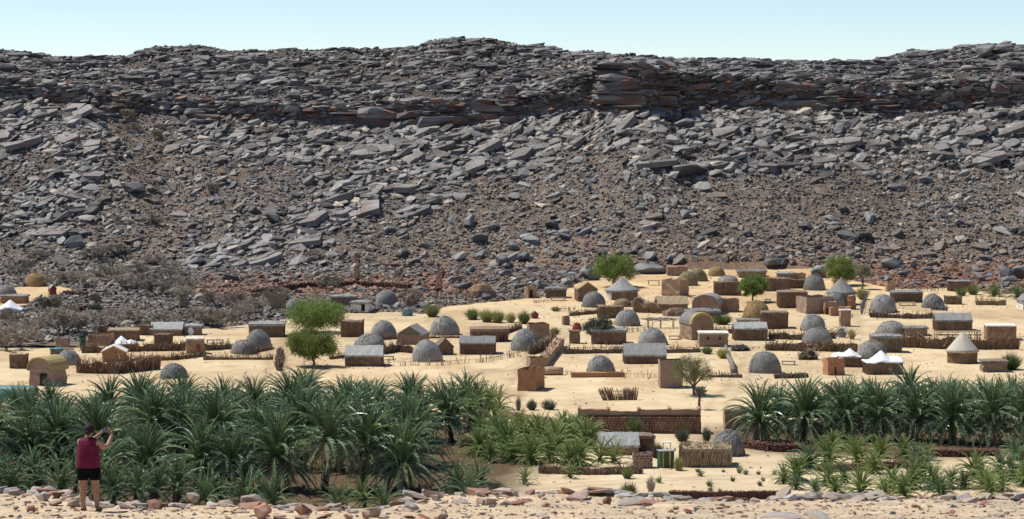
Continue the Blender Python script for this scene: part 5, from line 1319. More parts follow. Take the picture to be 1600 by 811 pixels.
for px, by, ty, lab in ((648, 770, 700, 'small bright young palm low under the grove edge, between dark trunks'),):
    palm(570, 792, 738, lab, None, fl=2.0, nf=26, dead=0, mk='frondy')
LL = 'low young palm at the front foot of the dense grove'; GL = 'low young palms at the front foot of the grove'
for px, by, ty in ((20, 782, 712), (62, 778, 716), (95, 786, 706), (182, 790, 690), (150, 784, 712), (215, 793, 725), (240, 790, 705), (275, 786, 698), (385, 790, 700), (345, 788, 715), (425, 794, 752), (0, 770, 690), (45, 768, 692), (120, 770, 694), (528, 800, 772), (600, 800, 764), (320, 792, 752), (-8, 782, 736), (715, 772, 740), (748, 762, 715), (730, 780, 748)):
    palm(px, by, ty, LL, GL, trunk_h=.2 + (.9 if px < 300 else 0), fl=2.7 * R2.uniform(.85, 1.1), nf=38, dead=2)
# garden grove on the other side: front row told apart one by one
FRONT = [(1185, 690, 588, 'first palm of the front row of the garden grove, beside the brown mud box house'), (1254, 688, 596, 'second palm in the front row of the garden grove, counted from the mud box house'),
         (1321, 688, 598, 'third palm in the front row of the garden grove, counted from the mud box house'), (1372, 690, 606, 'fourth palm in the front row of the garden grove, counted from the mud box house'), (1428, 690, 600, 'fifth palm in the front row of the garden grove, counted from the mud box house'),
         (1487, 692, 606, 'sixth palm in the front row of the garden grove, counted from the mud box house'), (1548, 694, 616, 'seventh palm in the front row of the garden grove, counted from the mud box house'), (1604, 694, 606, 'last palm in the front row of the garden grove, cut by the picture edge')]
for px, by, ty, lab in FRONT: palm(px, by, ty - 4, lab, 'front row of the garden grove', trunk_h=1.9, fl=3.85 * R2.uniform(.95, 1.08), nf=92, dead=12)
for px, by, ty in ((1222, 672, 592), (1290, 668, 592), (1345, 672, 588), (1402, 668, 590), (1462, 668, 588), (1515, 670, 592), (1570, 670, 586), (1625, 672, 590), (1425, 650, 566), (1478, 650, 584), (1530, 648, 586), (1580, 646, 582), (1612, 646, 580), (1360, 652, 588), (1310, 654, 594), (1500, 660, 590), (1555, 658, 586)):
    palm(px, by, ty, 'tall date palm in the rear rows of the garden grove', 'rear rows of the garden grove', fl=3.5 * R2.uniform(.9, 1.08), nf=76, dead=3)
# young palms
YL = 'low bushy young palm in the bed beside the long garden wall'; YG = 'young palms in the bed beside the long garden wall'
for px, by, h in ((748, 712, 60), (775, 700, 62), (795, 706, 66), (820, 695, 60), (845, 700, 70), (868, 704, 70), (890, 694, 60), (915, 700, 66), (800, 722, 50), (830, 725, 62), (860, 722, 56), (888, 727, 52), (905, 728, 54), (925, 700, 40), (785, 680, 46), (812, 672, 38), (880, 676, 44), (838, 680, 40), (905, 682, 44), (765, 722, 40)):
    h = h * .84; palm(px, by, by - h, YL, YG, trunk_h=.25 + .2 * R2.random(), fl=h * mpp(gp(px, by)) * .92, nf=66, mk='frondy', dead=1, name='young_palm')
for px, by, h, lab in ((937, 722, 52, 'bright green young palm in front of the shaggy pale thatch hut'), (959, 724, 50, 'upright young palm at the right end of the wall bed, before the thatch hut'), (789, 720, 42, 'single small palm standing apart before the dark stone terrace'),
                       (820, 757, 34, 'little drooping palm alone on the sand below the windbreak'), (892, 747, 30, 'little palm planted before the windbreak in the lower garden')):
    palm(px, by, by - h, lab, None, trunk_h=.3, fl=h * mpp(gp(px, by)) * .85, nf=24, mk='frondy', dead=1, name='young_palm')
ZL = 'young palm in the open beds before the garden grove'; ZG = 'young palms in the open beds before the garden grove'
for px, by, h in ((1264, 732, 52), (1296, 728, 56), (1340, 724, 48), (1376, 716, 42), (1412, 716, 44), (1330, 706, 30), (1300, 700, 30), (1365, 740, 44), (1225, 756, 38), (1245, 752, 48), (1290, 760, 42), (1305, 770, 34), (1345, 772, 50), (1395, 768, 46), (1412, 776, 50), (1425, 764, 50), (1440, 752, 50), (1458, 764, 46), (1470, 778, 42), (1484, 764, 36), (1520, 748, 46), (1535, 764, 50), (1546, 778, 42),
                  (1560, 740, 40), (1580, 752, 52), (1585, 718, 42), (1600, 760, 50), (1505, 764, 30), (1432, 730, 38), (1448, 720, 34), (1245, 765, 26), (1380, 778, 30), (1565, 768, 30), (1600, 735, 44), (1318, 754, 30), (1275, 772, 26)):
    palm(px, by, by - h, ZL, ZG, trunk_h=.2 + .3 * R2.random(), fl=h * mpp(gp(px, by)) * R2.uniform(.75, .95), nf=64, mk=R2.choice(['frondy', 'frondy', 'frond']), dead=1, name='young_palm')
for px, by, h, lab in ((1553, 463, 26, 'bushy palm far off by the tan stalk fence at the foot of the slope'), (1590, 466, 22, 'low grey-green palm beside the hut with the pale front')):
    palm(px, by, by - h, lab, None, trunk_h=.2, fl=2.6, nf=40, name='young_palm')
# shaded litter under the grove
g = MB()
for i in range(1600):
    p = gp(R2.uniform(-10, 740), R2.uniform(650, 775)); a = R2.uniform(0, 3.14); l = R2.uniform(.3, 1.3)
    g.blade(p + Vector((0, 0, .04)), p + Vector((math.cos(a) * l, math.sin(a) * l, R2.uniform(.03, .2))), .07, side=(0, 0, 1) if i % 5 == 0 else (-math.sin(a), math.cos(a), .1))
g.build('palm_litter', M['litter'], None, kind='stuff')

# ------------------------------------------------------------------ leafy trees, thorn trees, bushes
def branch(m, p, d, l, r, depth, tips, q, spread=.6, upb=.15, n=3):
    pts = [p]; a = p; v = d.normalized(); k = 4
    for i in range(k):
        v = (v + Vector((q.gauss(0, .16), q.gauss(0, .16), q.gauss(0, .10) + upb * .3))).normalized(); a = a + v * l / k; pts.append(a)
    m.tube(pts, [r * (1 - .5 * i / k) for i in range(k + 1)], 6 if depth > 2 else 4 if depth > 1 else 3, False)
    if depth == 0: tips.append((a, v)); return
    tips.append((pts[3], v))
    for j in range(n):
        w = (v + Vector((q.gauss(0, spread), q.gauss(0, spread), q.gauss(0, spread * .5) + upb))).normalized()
        branch(m, pts[2 + (j % 3)], w, l * q.uniform(.6, .85), r * .5, depth - 1, tips, q, spread, upb, n)
def leafy_tree(px, py, px0, px1, top, label, leaf, nl, seed, bottom=None, kind='round', twigm='bark', lsz=.20, name='acacia_tree', streak=0):
    q = random.Random(seed); p = gp(px, py); k = mpp(p); Rr = (px1 - px0) * k / 2; H = (py - top) * k; cb = (py - (bottom or py)) * k
    t = thing(name, label, 'tree', p - Vector((0, 0, .05)), 0); tips = []
    m = MB(); cc = Vector((((px0 + px1) / 2 - px) * k, 0, (H + cb) / 2)); ch = (H - cb) / 2
    base = Vector((0, 0, 0)); fork = Vector((cc.x * .3, 0, max(cb * 1.05, H * .22)))
    m.tube([base, base.lerp(fork, .5) + Vector((q.uniform(-.1, .1), 0, 0)), fork], [.16, .12, .11], 8)
    for i in range(7):
        a = i * .9 + q.uniform(-.3, .3); e = q.uniform(.2, 1.1)
        d = Vector((math.cos(a) * Rr * math.cos(e), math.sin(a) * Rr * .8 * math.cos(e), ch * 1.5 * math.sin(e) + .4))
        branch(m, fork, d, d.length * .55, .075, 2, tips, q, .45, .15)
    m.build('trunk', M[twigm], t)
    g = MB(); cl = []
    for _ in range(95):                                # clump centres through the crown, looser at its rim
        a = q.uniform(0, 6.28); z = q.uniform(-1, 1); rr = q.random() ** .45; s = math.sqrt(max(0, 1 - z * z))
        v = Vector((s * math.cos(a) * Rr, s * math.sin(a) * Rr * .85, z * ch)) * rr * .92
        if kind == 'flat': v.z = ch * (-.45 + 1.35 * (1 - (v.x / Rr) ** 2) ** .6 * q.uniform(-.05, 1))
        v.z *= 1 + .15 * math.sin(a * 3 + seed); cl.append((cc + v, q.uniform(.16, .34) * Rr))
    nl = int(nl * 2.9); lsz = lsz * .62
    for i in range(nl):
        c, cr = cl[q.randrange(len(cl))]
        v = Vector((q.gauss(0, .42), q.gauss(0, .42), q.gauss(0, .34))) * cr; b = c + v; dn = Vector((q.uniform(-.5, .5), q.uniform(-.5, .5), q.uniform(-.9, .35) - .25 * streak)); l = lsz * q.uniform(.6, 1.5) * (1 + streak * .6)
        e = b + dn.normalized() * l; s = dn.cross(Vector((q.uniform(-1, 1), q.uniform(-1, 1), q.uniform(-1, 1)))).normalized() * lsz * .28; o = len(g.v); mid = b.lerp(e, .5)
        g.v += [tuple(b), tuple(mid + s), tuple(e), tuple(mid - s)]; g.f.append((o, o + 1, o + 2, o + 3))
    g.build('crown', M[leaf], t, kind='stuff')
    return t
leafy_tree(488, 520, 442, 544, 466, 'wide round bright green tree, the upper of two by the village edge', 'leafb', 9000, 1, 516, lsz=.24)
leafy_tree(490, 573, 446, 530, 510, 'round bright green tree with visible trunk, the lower of two', 'leafb', 8500, 2, 560, lsz=.20, streak=1)
leafy_tree(958, 448, 926, 997, 393, 'bushy bright green tree beside the cone-roofed brick hut at the hill foot', 'leafb', 7500, 3, 440, lsz=.26)
leafy_tree(1176, 472, 1153, 1202, 428, 'upright bushy green tree between the stick screens', 'leafb', 6000, 4, 464, lsz=.24)
leafy_tree(1312, 446, 1284, 1347, 400, 'dense green tree beside the steep grey cone roof', 'leafb', 7000, 5, 442, lsz=.26)
leafy_tree(1347, 452, 1334, 1366, 412, 'thin grey-brown leafless tree next to the dense green one', 'twigg', 1500, 6, 436, lsz=.24)
leafy_tree(1085, 618, 1044, 1117, 555, 'umbrella thorn tree with flat crown beside the tall blank mud building', 'leafd', 3600, 7, 604, 'flat', lsz=.17, name='thorn_tree')
leafy_tree(1093, 640, 1082, 1106, 603, 'small sparse thorn sapling below the umbrella thorn tree', 'leafg', 900, 8, 620, lsz=.15, name='thorn_tree')
leafy_tree(937, 536, 911, 961, 494, 'drooping grey-green bush tree before the grey-brown hut', 'leafg', 4200, 9, 528, lsz=.24, streak=1)
leafy_tree(75, 622, 66, 86, 588, 'thin leafless sapling in front of the pink mud house', 'twigg', 500, 10, 604, lsz=.16, name='thorn_tree')

def bush_mesh(seed, n, hgt, wid, leaf, spread=1.0):
    q = random.Random(seed); m = MB()
    for i in range(n):
        a = q.uniform(0, 6.28); rr = q.random() ** .7 * .22 * wid; e = q.uniform(.0, 1) ** .8 * spread; l = hgt * q.uniform(.5, 1.05) * (1 - .25 * e)
        p = Vector((rr * math.cos(a), rr * math.sin(a), q.uniform(0, .35) * hgt)); b = a + q.gauss(0, .5)
        d = Vector((math.cos(b) * e * wid * .5, math.sin(b) * e * wid * .5, l * (1 - .3 * e)))
        m.blade(p, p + d, leaf * q.uniform(.6, 1.4))
    return m
BM = {}
def bush(px, py0, py1, wpx, label, m='tuftg', n=700, group='bushes in the village', leaf=.06, spread=1.0, name='bush', cat='bush'):
    p = gp(px, py1); k = mpp(p); h = (py1 - py0) * k; w = wpx * k
    t = thing(name, label, cat, p - Vector((0, 0, .05)), R2.uniform(0, 6), group)
    st = MB()
    for i in range(6):
        a = i * 1.05; st.tube([(0, 0, 0), (math.cos(a) * w * .14, math.sin(a) * w * .14, h * .45)], [.035, .02], 4)
    st.build('stems', M['twig'], t, kind='stuff')
    bush_mesh(R2.random(), n, h * .85, w, leaf, spread).build('leaves', M[m], t, kind='stuff'); return t
bush(675, 470, 495, 27, 'round yellow-green bush on sand below the terrace wall', 'tuft', 900)
bush(738, 477, 499, 26, 'olive green bush, leftmost of the row of yellow bushes', 'tuftg', 700)
bush(760, 478, 503, 26, 'yellow feathery bush in the middle of the bush row', 'tuft', 800)
bush(778, 480, 504, 24, 'yellow brownish bush right of the middle in the bush row', 'tuft', 800)
bush(798, 484, 504, 18, 'small pale bush between the yellow bushes and the tall olive one', 'tuft', 500)
bush(819, 481, 506, 22, 'olive tall bush beside the tiny dark cabin with green cloth', 'tuftg', 700)
bush(1129, 486, 507, 34, 'green bush beside the dark flat thatch hut', 'tuftg', 800)
bush(1105, 538, 553, 20, 'small green bush under the whitewashed-rim block', 'tuftg', 500)
bush(1130, 540, 560, 22, 'yellow-green bush next to the fallen grey trunk', 'tuft', 600)
bush(867, 508, 522, 18, 'thin yellow bush at the foot of the tan mud building', 'tuft', 400)
bush(868, 476, 486, 16, 'tiny green bush on the sand slope', 'tuftg', 300)
bush(1348, 445, 468, 24, 'yellow-green bush right of the steep cone hut', 'tuft', 600)
bush(1331, 510, 530, 14, 'pale yellow bush beside the scrap heap', 'tuft', 400)
bush(1520, 440, 460, 24, 'dark green bush left of the far palm', 'tuftg', 600)
bush(1502, 446, 462, 20, 'dull green low bush near the brown stone hut', 'tuftg', 500)
bush(1580, 546, 578, 34, 'tall feathery green bush behind the garden palms', 'tuftg', 1100)
bush(991, 645, 680, 26, 'upright green bush in front of the long dark red wall', 'tuftg', 900)
bush(1066, 664, 690, 24, 'grey-green bush at the end of the dark red wall', 'leafg', 600)
bush(1026, 686, 716, 22, 'green bush between the tan stone block and painted box', 'leafg', 600)
bush(1060, 708, 735, 18, 'yellowish weedy bush beside the painted box', 'tuft', 400)
bush(831, 620, 641, 18, 'grey-green shrub on sand above the young palms', 'leafg', 450)
bush(858, 618, 640, 26, 'wispy open shrub on sand above the young palms', 'leafg', 350)
bush(810, 612, 642, 10, 'thin pale dead shrub on sand beside the track', 'twig', 160)
bush(983, 748, 776, 28, 'olive weedy shrub just behind the rock ledge', 'tuftg', 420)
bush(980, 722, 748, 20, 'bushy weed before the low windbreak', 'tuftg', 380)
bush(1017, 738, 770, 16, 'bare dry bush left of the dark red dry stone wall', 'twig', 260)
bush(1104, 660, 692, 16, 'thin pale weed bush beside the largest dome', 'leafg', 300)
bush(1185, 660, 694, 18, 'grey-green bush at the trunk of the first garden palm', 'leafg', 500)
bush(800, 762, 778, 44, 'tangled grey dry shrub beside the rock ledge', 'twig', 500)
bush(745, 752, 778, 40, 'dry brown tangled bush at the corner of the grove', 'twig', 600)
bush(1275, 762, 780, 22, 'pale grey dead shrub at the end of the dark red wall', 'twig', 300)
bush(775, 748, 766, 30, 'greyish grass tuft beside the sandy clearing', 'leafg', 300)
WL = 'small green weed seedling in the sandy lower garden'; WG = 'weed seedlings in the sandy lower garden'
for px, py, h in ((1030, 755, 18), (1095, 745, 16), (1108, 760, 16), (1110, 768, 12), (1155, 740, 18), (1165, 742, 14), (1145, 752, 12), (1187, 760, 14), (1192, 752, 10), (1130, 738, 8), (1210, 742, 10), (1090, 738, 10), (1185, 742, 10), (1125, 768, 8)):
    bush(px, py - h, py, h * .9, WL, 'tuftg', 60, WG, .05, name='weed', cat='weed')
bush(150, 470, 488, 24, 'single greenish bush above the dark stone ledge', 'leafg', 800)

# bare grey thorn trees on the stony ground: four kinds copied
def bare_tree(seed, flat=1.0):
    q = random.Random(seed); t = MB(); tips = []
    ns = q.choice([1, 2, 3])
    for i in range(ns + 2):
        a = i * 2.1 + q.uniform(-.4, .4); d = Vector((math.cos(a) * .75, math.sin(a) * .75, q.uniform(.55, .9)))
        branch(t, Vector((q.uniform(-.1, .1), q.uniform(-.1, .1), -.1)), d, 1.25, .07, 2, tips, q, .5, .05 if flat > .5 else .2, 3)
    c = MB()
    for p, v in tips:
        for _ in range(26):
            w = (v * .6 + Vector((q.gauss(0, .7), q.gauss(0, .7), q.gauss(0, .35) + .1))).normalized() * q.uniform(.25, .65); e = p + w; e.z = min(e.z, 2.0 + q.uniform(-.15, .15)) if flat > .5 else e.z
            c.stick(p + w * .1 * q.random(), e, .02); c.blade(p.lerp(e, .5), e + Vector((q.gauss(0, .15), q.gauss(0, .15), .05)), .03)
    return t, c
protos = []
for s, m in ((21, 'twig'), (22, 'twigg'), (23, 'twig'), (24, 'twigg'), (25, 'twig')):
    a, c = bare_tree(s); protos.append((a.mesh('trunk', M['bark']), c.mesh('crown', M[m])))
BL = 'leafless grey thorn tree among the stones below the rocky slope'; BG = 'bare grey thorn trees on the stony ground'
for px, py, w in ((78, 492, 44), (118, 522, 44), (98, 522, 60), (30, 540, 60), (10, 545, 40), (150, 508, 40), (55, 520, 36), (90, 446, 34), (112, 442, 30), (130, 448, 36), (175, 440, 40), (196, 452, 36), (160, 430, 30), (215, 450, 36), (246, 462, 46), (262, 440, 36), (285, 470, 36), (296, 452, 30), (300, 500, 38), (340, 512, 46), (322, 508, 34), (370, 500, 40), (362, 482, 40), (395, 490, 36), (220, 432, 30),
                  (238, 415, 30), (30, 428, 36), (150, 405, 30), (60, 408, 26), (185, 400, 26), (290, 480, 26), (252, 512, 40), (200, 505, 36), (185, 500, 30), (100, 500, 34), (20, 510, 40), (270, 425, 26), (340, 478, 34), (405, 480, 26), (200, 186, 22), (197, 168, 24), (210, 205, 22), (255, 206, 18), (245, 218, 20), (430, 210, 18), (355, 200, 18), (240, 350, 22), (192, 350, 20), (330, 300, 18), (490, 402, 18), (520, 452, 32), (432, 472, 34), (645, 470, 32), (925, 428, 22)):
    t = link('thorn_tree', None); p = gp(px, py); k = mpp(p); s = w * k / 3.1; t.location = p; t.scale = (s, s, s * R2.uniform(.85, 1.1)); t.rotation_euler = (0, 0, R2.uniform(0, 6.28)); tag(t, BL, 'tree', BG)
    a, c = R2.choice(protos); link('trunk', a, t); link('crown', c, t, 'stuff')
# ------------------------------------------------------------------ rock ledge in front
LZ = lambda y: -7.42 - .108 * (y - 44)
def ledge_edge(x):
    tab = [(-200, 770), (0, 770), (60, 772), (100, 780), (150, 789), (200, 792), (260, 793), (300, 790), (380, 789), (420, 793), (500, 796), (600, 795), (628, 790), (645, 777), (700, 773), (800, 775), (850, 771), (950, 773), (1030, 776), (1060, 780), (1180, 785), (1240, 779), (1400, 779), (1420, 782), (1600, 780), (1900, 780)]
    px = 800 + FPX * x / 50.0
    py = np.interp(px, [a for a, _ in tab], [b for _, b in tab]); yy = np.linspace(40, 60, 800); q = project(0 * yy, yy, LZ(yy))[1]
    return np.interp(-py, -q, yy) + .35 * (fbm(x * 2.2, 0 * x, 101, 3) - .5)
def z_ledge(x, y):
    e = ledge_edge(x); d = np.maximum(y - e, 0)
    beds = fbm(x * .5, y * 2.2, 103, 4); st = np.floor(beds * 9) / 9
    r = .10 * (st - .5) + .07 * (fbm(x * 2.5, y * 4, 104, 4) - .5) + .05 * (fbm(x * .4, y * .8, 105, 2) - .5)
    return LZ(y) + r * np.clip((e - y) / .3 + .3, .1, 1) - np.where(d > 0, .15 + d * 2.2, 0) * np.clip(d * 3, 0, 1)
def ZL(x, y): return float(z_ledge(np.array(x), np.array(y)))
def lp(px, py):
    y = np.arange(41, 58, .03); x = (px - 800) / FPX * (y * cp - LZ(y) * sp); q = project(x, y, LZ(y))[1]
    i = int(np.argmin(np.abs(q - py))); return Vector((float(x[i]), float(y[i]), ZL(x[i], y[i])))
def ledge_tint(X, Y, Z):
    n = fbm(X * .8, Y * 1.6, 111, 4)[:, None]; g = np.clip((fbm(X * .55, Y * 2.5, 112, 3) - .5) * 5, 0, 1)[:, None] * np.clip((X + 3) / 8, 0, .75)[:, None]
    return (np.array([1, 1, 1.]) * (.82 + .36 * n)) * (1 - g) + np.array([.70, .76, .85]) * g
M['ledge'] = mat('ledge_rock', (.60, .475, .32), (.42, .32, .21), .9, .9, stretch=(.5, 1.2, 1), bump=.8, bscale=6, bdist=.08, detail=8, tint=True, c=(.55, .42, .28), cscale=.9)
sheet('rock_ledge', np.concatenate([axis(-12.5, 12.5, .065, -40, 40)]), np.concatenate([np.arange(30, 42.5, .5), np.arange(42.5, 54, .05), np.arange(54, 66, 1.)]), z_ledge, M['ledge'], ledge_tint, smooth=False)
rk = random.Random(77)
def frock(px, py0, py1, wpx, label, m='frock', var=None, group='rocks along the ledge', sink=.3, name='rock'):
    p = lp(px, py1 - 1); k = mpp(p); h = (py1 - py0) * k; w = wpx * k; e = float(ledge_edge(np.array(p.x))); y = min(p.y + w * .2, max(e - .05, p.y))
    rt = rotmats(1, np.array([[0, 0, 1.]]), 0, .12)[0]
    o = rock_obj(name, var or BIG, M[m], (p.x, y, ZL(p.x, min(y, e - .02)) + h * .5 * (1 - sink)), (w * 1.06, w * .85, h * 1.75), rt, label, 'rock', group); return o
for a in ((8, 767, 777, 24, 'small grey rock at the far end of the ledge rim', 'frock_grey'), (42, 767, 775, 18, 'low pinkish stone by the grove foot on the ledge rim', 'frock'), (66, 765, 784, 30, 'pale whitish rock, largest on the ledge beside the person', 'frock_grey'), (90, 777, 790, 30, 'flat cracked pale stone between the whitish rock and the person', 'frock'),
          (116, 780, 793, 22, 'brownish rock just behind the person\'s left foot', 'frock'), (140, 781, 792, 26, 'flat brown rock between the legs of the person', 'frock'), (38, 785, 792, 9, 'small dark red stone on pale gravel', 'frock_red'), (48, 788, 801, 20, 'red-brown angular stone on pale gravel left of the person', 'frock_red'), (24, 790, 798, 14, 'small tan stone beside the red-brown one', 'frock'),
          (187, 801, 811, 11, 'small dark stone alone in front of the person\'s shadow', 'frock_grey'), (220, 788, 798, 30, 'grey stone at the tip of the person\'s shadow', 'frock_grey'), (282, 782, 793, 32, 'flat pale slab right of the person on the ledge rim', 'frock'), (301, 774, 788, 22, 'pitted grey rock on the ledge rim under the grove', 'frock_grey'), (318, 783, 790, 12, 'small reddish rock beside the pitted grey one', 'frock_red'),
          (342, 784, 792, 18, 'tan stone in the line of rim stones', 'frock'), (332, 790, 796, 16, 'low tan stone just below the rim line', 'frock'), (392, 773, 793, 36, 'whitish pink boulder with the reddish boulder leaning on it', 'frock_grey'), (410, 787, 811, 34, 'reddish block, half pink half rust, near the ledge front', 'frock_red'), (378, 793, 801, 26, 'flat stone chip left of the reddish block', 'frock'),
          (436, 800, 811, 26, 'pale half-buried stone below the rust boulder', 'frock'), (474, 788, 809, 30, 'orange rust rounded boulder with a dark hollow', 'frock_red'), (452, 796, 803, 18, 'brown stone between two red boulders', 'frock_red'), (470, 803, 811, 26, 'pale flat stone under the rust boulder', 'frock'), (505, 799, 811, 26, 'pale tan low boulder at the bottom of the ledge', 'frock'),
          (540, 800, 811, 24, 'red-topped angular rock at the bottom of the ledge', 'frock_red'), (553, 793, 804, 22, 'pale rounded rock left of the pointed one', 'frock_grey'), (582, 788, 808, 28, 'pointed pinkish rock right of the pale rounded one', 'frock'), (572, 797, 811, 22, 'brown-pink rock below the pointed one', 'frock'), (600, 801, 811, 20, 'low whitish rock below the dark gap', 'frock_grey'),
          (650, 765, 782, 46, 'broad flat pale slab on top of the tall rim pile', 'frock_grey'), (643, 781, 798, 30, 'pale block supporting the flat slab on the rim pile', 'frock_grey'), (662, 774, 786, 30, 'tilted tan slab right in the rim pile', 'frock'), (680, 772, 782, 18, 'white stone on the right end of the rim pile', 'frock_grey'), (636, 792, 803, 24, 'grey block at the base of the rim pile', 'frock_grey'),
          (640, 803, 811, 26, 'red-brown stone in front of the rim pile', 'frock_red'), (668, 802, 811, 34, 'ochre and red flat rock before the rim pile', 'frock_red'), (690, 798, 811, 22, 'grey-pink pointed stone beside the ochre rock', 'frock'), (720, 775, 788, 34, 'pale pinkish rock in the line near the dry tangled bush', 'frock_grey'), (752, 776, 792, 26, 'pale red-sided block near the dry bush', 'frock'),
          (768, 777, 793, 24, 'upright cracked whitish block next to the red-sided one', 'frock_grey'), (790, 774, 790, 30, 'pale wide rock left of the dark pink boulder', 'frock_grey'), (815, 771, 790, 36, 'dark pink boulder with shaded face', 'frock_red'), (846, 768, 780, 22, 'pale broken rock between two dark boulders', 'frock_grey'), (852, 781, 793, 22, 'small red tilted rock below the pale broken one', 'frock_red'),
          (902, 762, 782, 56, 'big tilted reddish slab with bright top', 'frock'), (938, 762, 776, 60, 'long flat grey slab behind the tilted reddish one', 'frock_grey'), (950, 774, 788, 20, 'dark red angular rock beside the long grey slab', 'frock_red'), (868, 764, 773, 30, 'thin grey slab chip left of the tilted reddish slab', 'frock_grey'), (990, 778, 792, 70, 'layered dark grey rock shelf', 'frock_grey'),
          (1015, 780, 792, 36, 'red-brown broken end of the layered shelf', 'frock_red'), (1075, 792, 803, 22, 'small sharp red rock on the pale ledge', 'frock_red'), (1156, 783, 790, 26, 'grey flat slab below the dark red garden wall', 'frock_grey'), (1268, 771, 779, 30, 'pale grey bedded slab at the rim before young palms', 'frock_grey'), (1305, 775, 784, 36, 'long grey slab on the rim before young palms', 'frock_grey'),
          (1360, 771, 782, 60, 'longest grey slab with dark broken end on the rim', 'frock_grey'), (1392, 775, 784, 26, 'pale slab under the longest grey slab', 'frock'), (1430, 788, 796, 14, 'small red-based stone on the pale ledge', 'frock_red'), (1467, 781, 787, 16, 'small pale slab in a line along the rim', 'frock'), (1495, 781, 788, 26, 'pinkish slab in the line along the rim', 'frock'), (1535, 779, 788, 32, 'red-edged slab ending the line along the rim', 'frock_red'),
          (1280, 801, 814, 48, 'dark-edged layered grey slab at the bottom of the ledge', 'frock_grey'), (1225, 802, 814, 70, 'broad smooth grey slab left of the layered one at the bottom', 'frock_grey'), (1405, 803, 815, 44, 'grey-topped slab at the bottom right of the middle', 'frock_grey'), (1565, 802, 811, 12, 'small dark pointed stone near the ledge corner', 'frock_grey'), (1335, 798, 806, 10, 'small red stone on orange gravel', 'frock_red')):
    px, y0, y1, w, lab, m = a
    fl = (y1 - y0) / w < .55
    frock(px, y0, y1, w, lab, m, BIGSLAB if fl else BIG)
# gravel and chips on the ledge
n = 5200; y = 43.5 + 8.5 * NR.power(.9, n); x = NR.uniform(-11.5, 11.5, n); e = ledge_edge(x); ok = y < e - .05; x, y, e = x[ok], y[ok], e[ok]; n = len(x)
sz = .022 + .10 * NR.power(.28, n); tt = NR.uniform(0, 1, n)[:, None]
tn = np.where(tt < .3, np.array([.30, .16, .10]), np.where(tt < .72, np.array([.44, .34, .25]), np.array([.36, .33, .30]))) * NR.uniform(.7, 1.25, n)[:, None]
scatter('ledge_gravel', np.c_[x, y, z_ledge(x, y) + sz * .1], np.c_[sz * 1.5, sz * 1.1, sz], rotmats(n, np.tile([0, 0, 1.], (n, 1)), 1, .2), tn, SMALL, M['rock'])
n = 420; x = NR.uniform(-11.5, 11.5, n); y = np.minimum(ledge_edge(x) - .08 - .9 * NR.power(.5, n) * NR.uniform(0, 1, n), 53); sz = .10 + .28 * NR.power(.4, n); tt = NR.uniform(0, 1, n)[:, None]
tn = np.where(tt < .25, np.array([.28, .15, .095]), np.where(tt < .65, np.array([.43, .345, .27]), np.array([.40, .375, .35]))) * NR.uniform(.75, 1.2, n)[:, None]
scatter('ledge_rubble', np.c_[x, y, z_ledge(x, y) + sz * .1], np.c_[sz * 1.7, sz * 1.2, sz * 1.5], rotmats(n, np.tile([0, 0, 1.], (n, 1)), 1, .12), tn, SLABV, M['rock'])
# stones and droppings scattered on the valley sand
n = 2600; y = NR.uniform(180, 390, n); x = NR.uniform(-.21, .21, n) * y; ok = rocky(x, y) < 0; x, y = x[ok], y[ok]; n = len(x); sz = .06 + .22 * NR.power(.3, n)
scatter('sand_pebbles', np.c_[x, y, ground_z(x, y) + .02], np.c_[sz * 1.4, sz, sz * .7], rotmats(n, np.tile([0, 0, 1.], (n, 1)), 1, .2), np.array([.26, .19, .14]) * NR.uniform(.5, 1.4, n)[:, None], SMALL, M['rock'])

# straw, twigs and stones trodden into the sand round the huts
homes = [o.location.copy() for o in bpy.data.objects if o.parent is None and o.get('category') in ('hut', 'fence', 'house', 'tent', 'heap', 'shelter')]
g = MB(); pos = []; szs = []
for h0 in homes:
    for _ in range(26):
        a = R.uniform(0, 6.28); d = R.uniform(1.2, 5.5); p = Vector((h0.x + d * math.cos(a), h0.y + d * math.sin(a), 0))
        if float(rocky(np.array(p.x), np.array(p.y))) > 0: continue
        p.z = float(ground_z(np.array([p.x]), np.array([p.y]))[0]) + .03
        if R.random() < .6:
            b = R.uniform(0, 6.28); l = R.uniform(.15, .7); g.blade(p, p + Vector((math.cos(b) * l, math.sin(b) * l, R.uniform(0, .12))), R.uniform(.04, .10), side=(-math.sin(b), math.cos(b), .2))
        else: pos.append(tuple(p)); q = R.uniform(.08, .3); szs.append((q * 1.4, q, q * .8))
g.build('straw_litter', M['litter'], None, kind='stuff'); n = len(pos)
scatter('village_rubble', np.array(pos), np.array(szs), rotmats(n, np.tile([0, 0, 1.], (n, 1)), 1, .2), np.array([.26, .20, .15]) * NR.uniform(.4, 1.3, n)[:, None], SMALL, M['rock'])

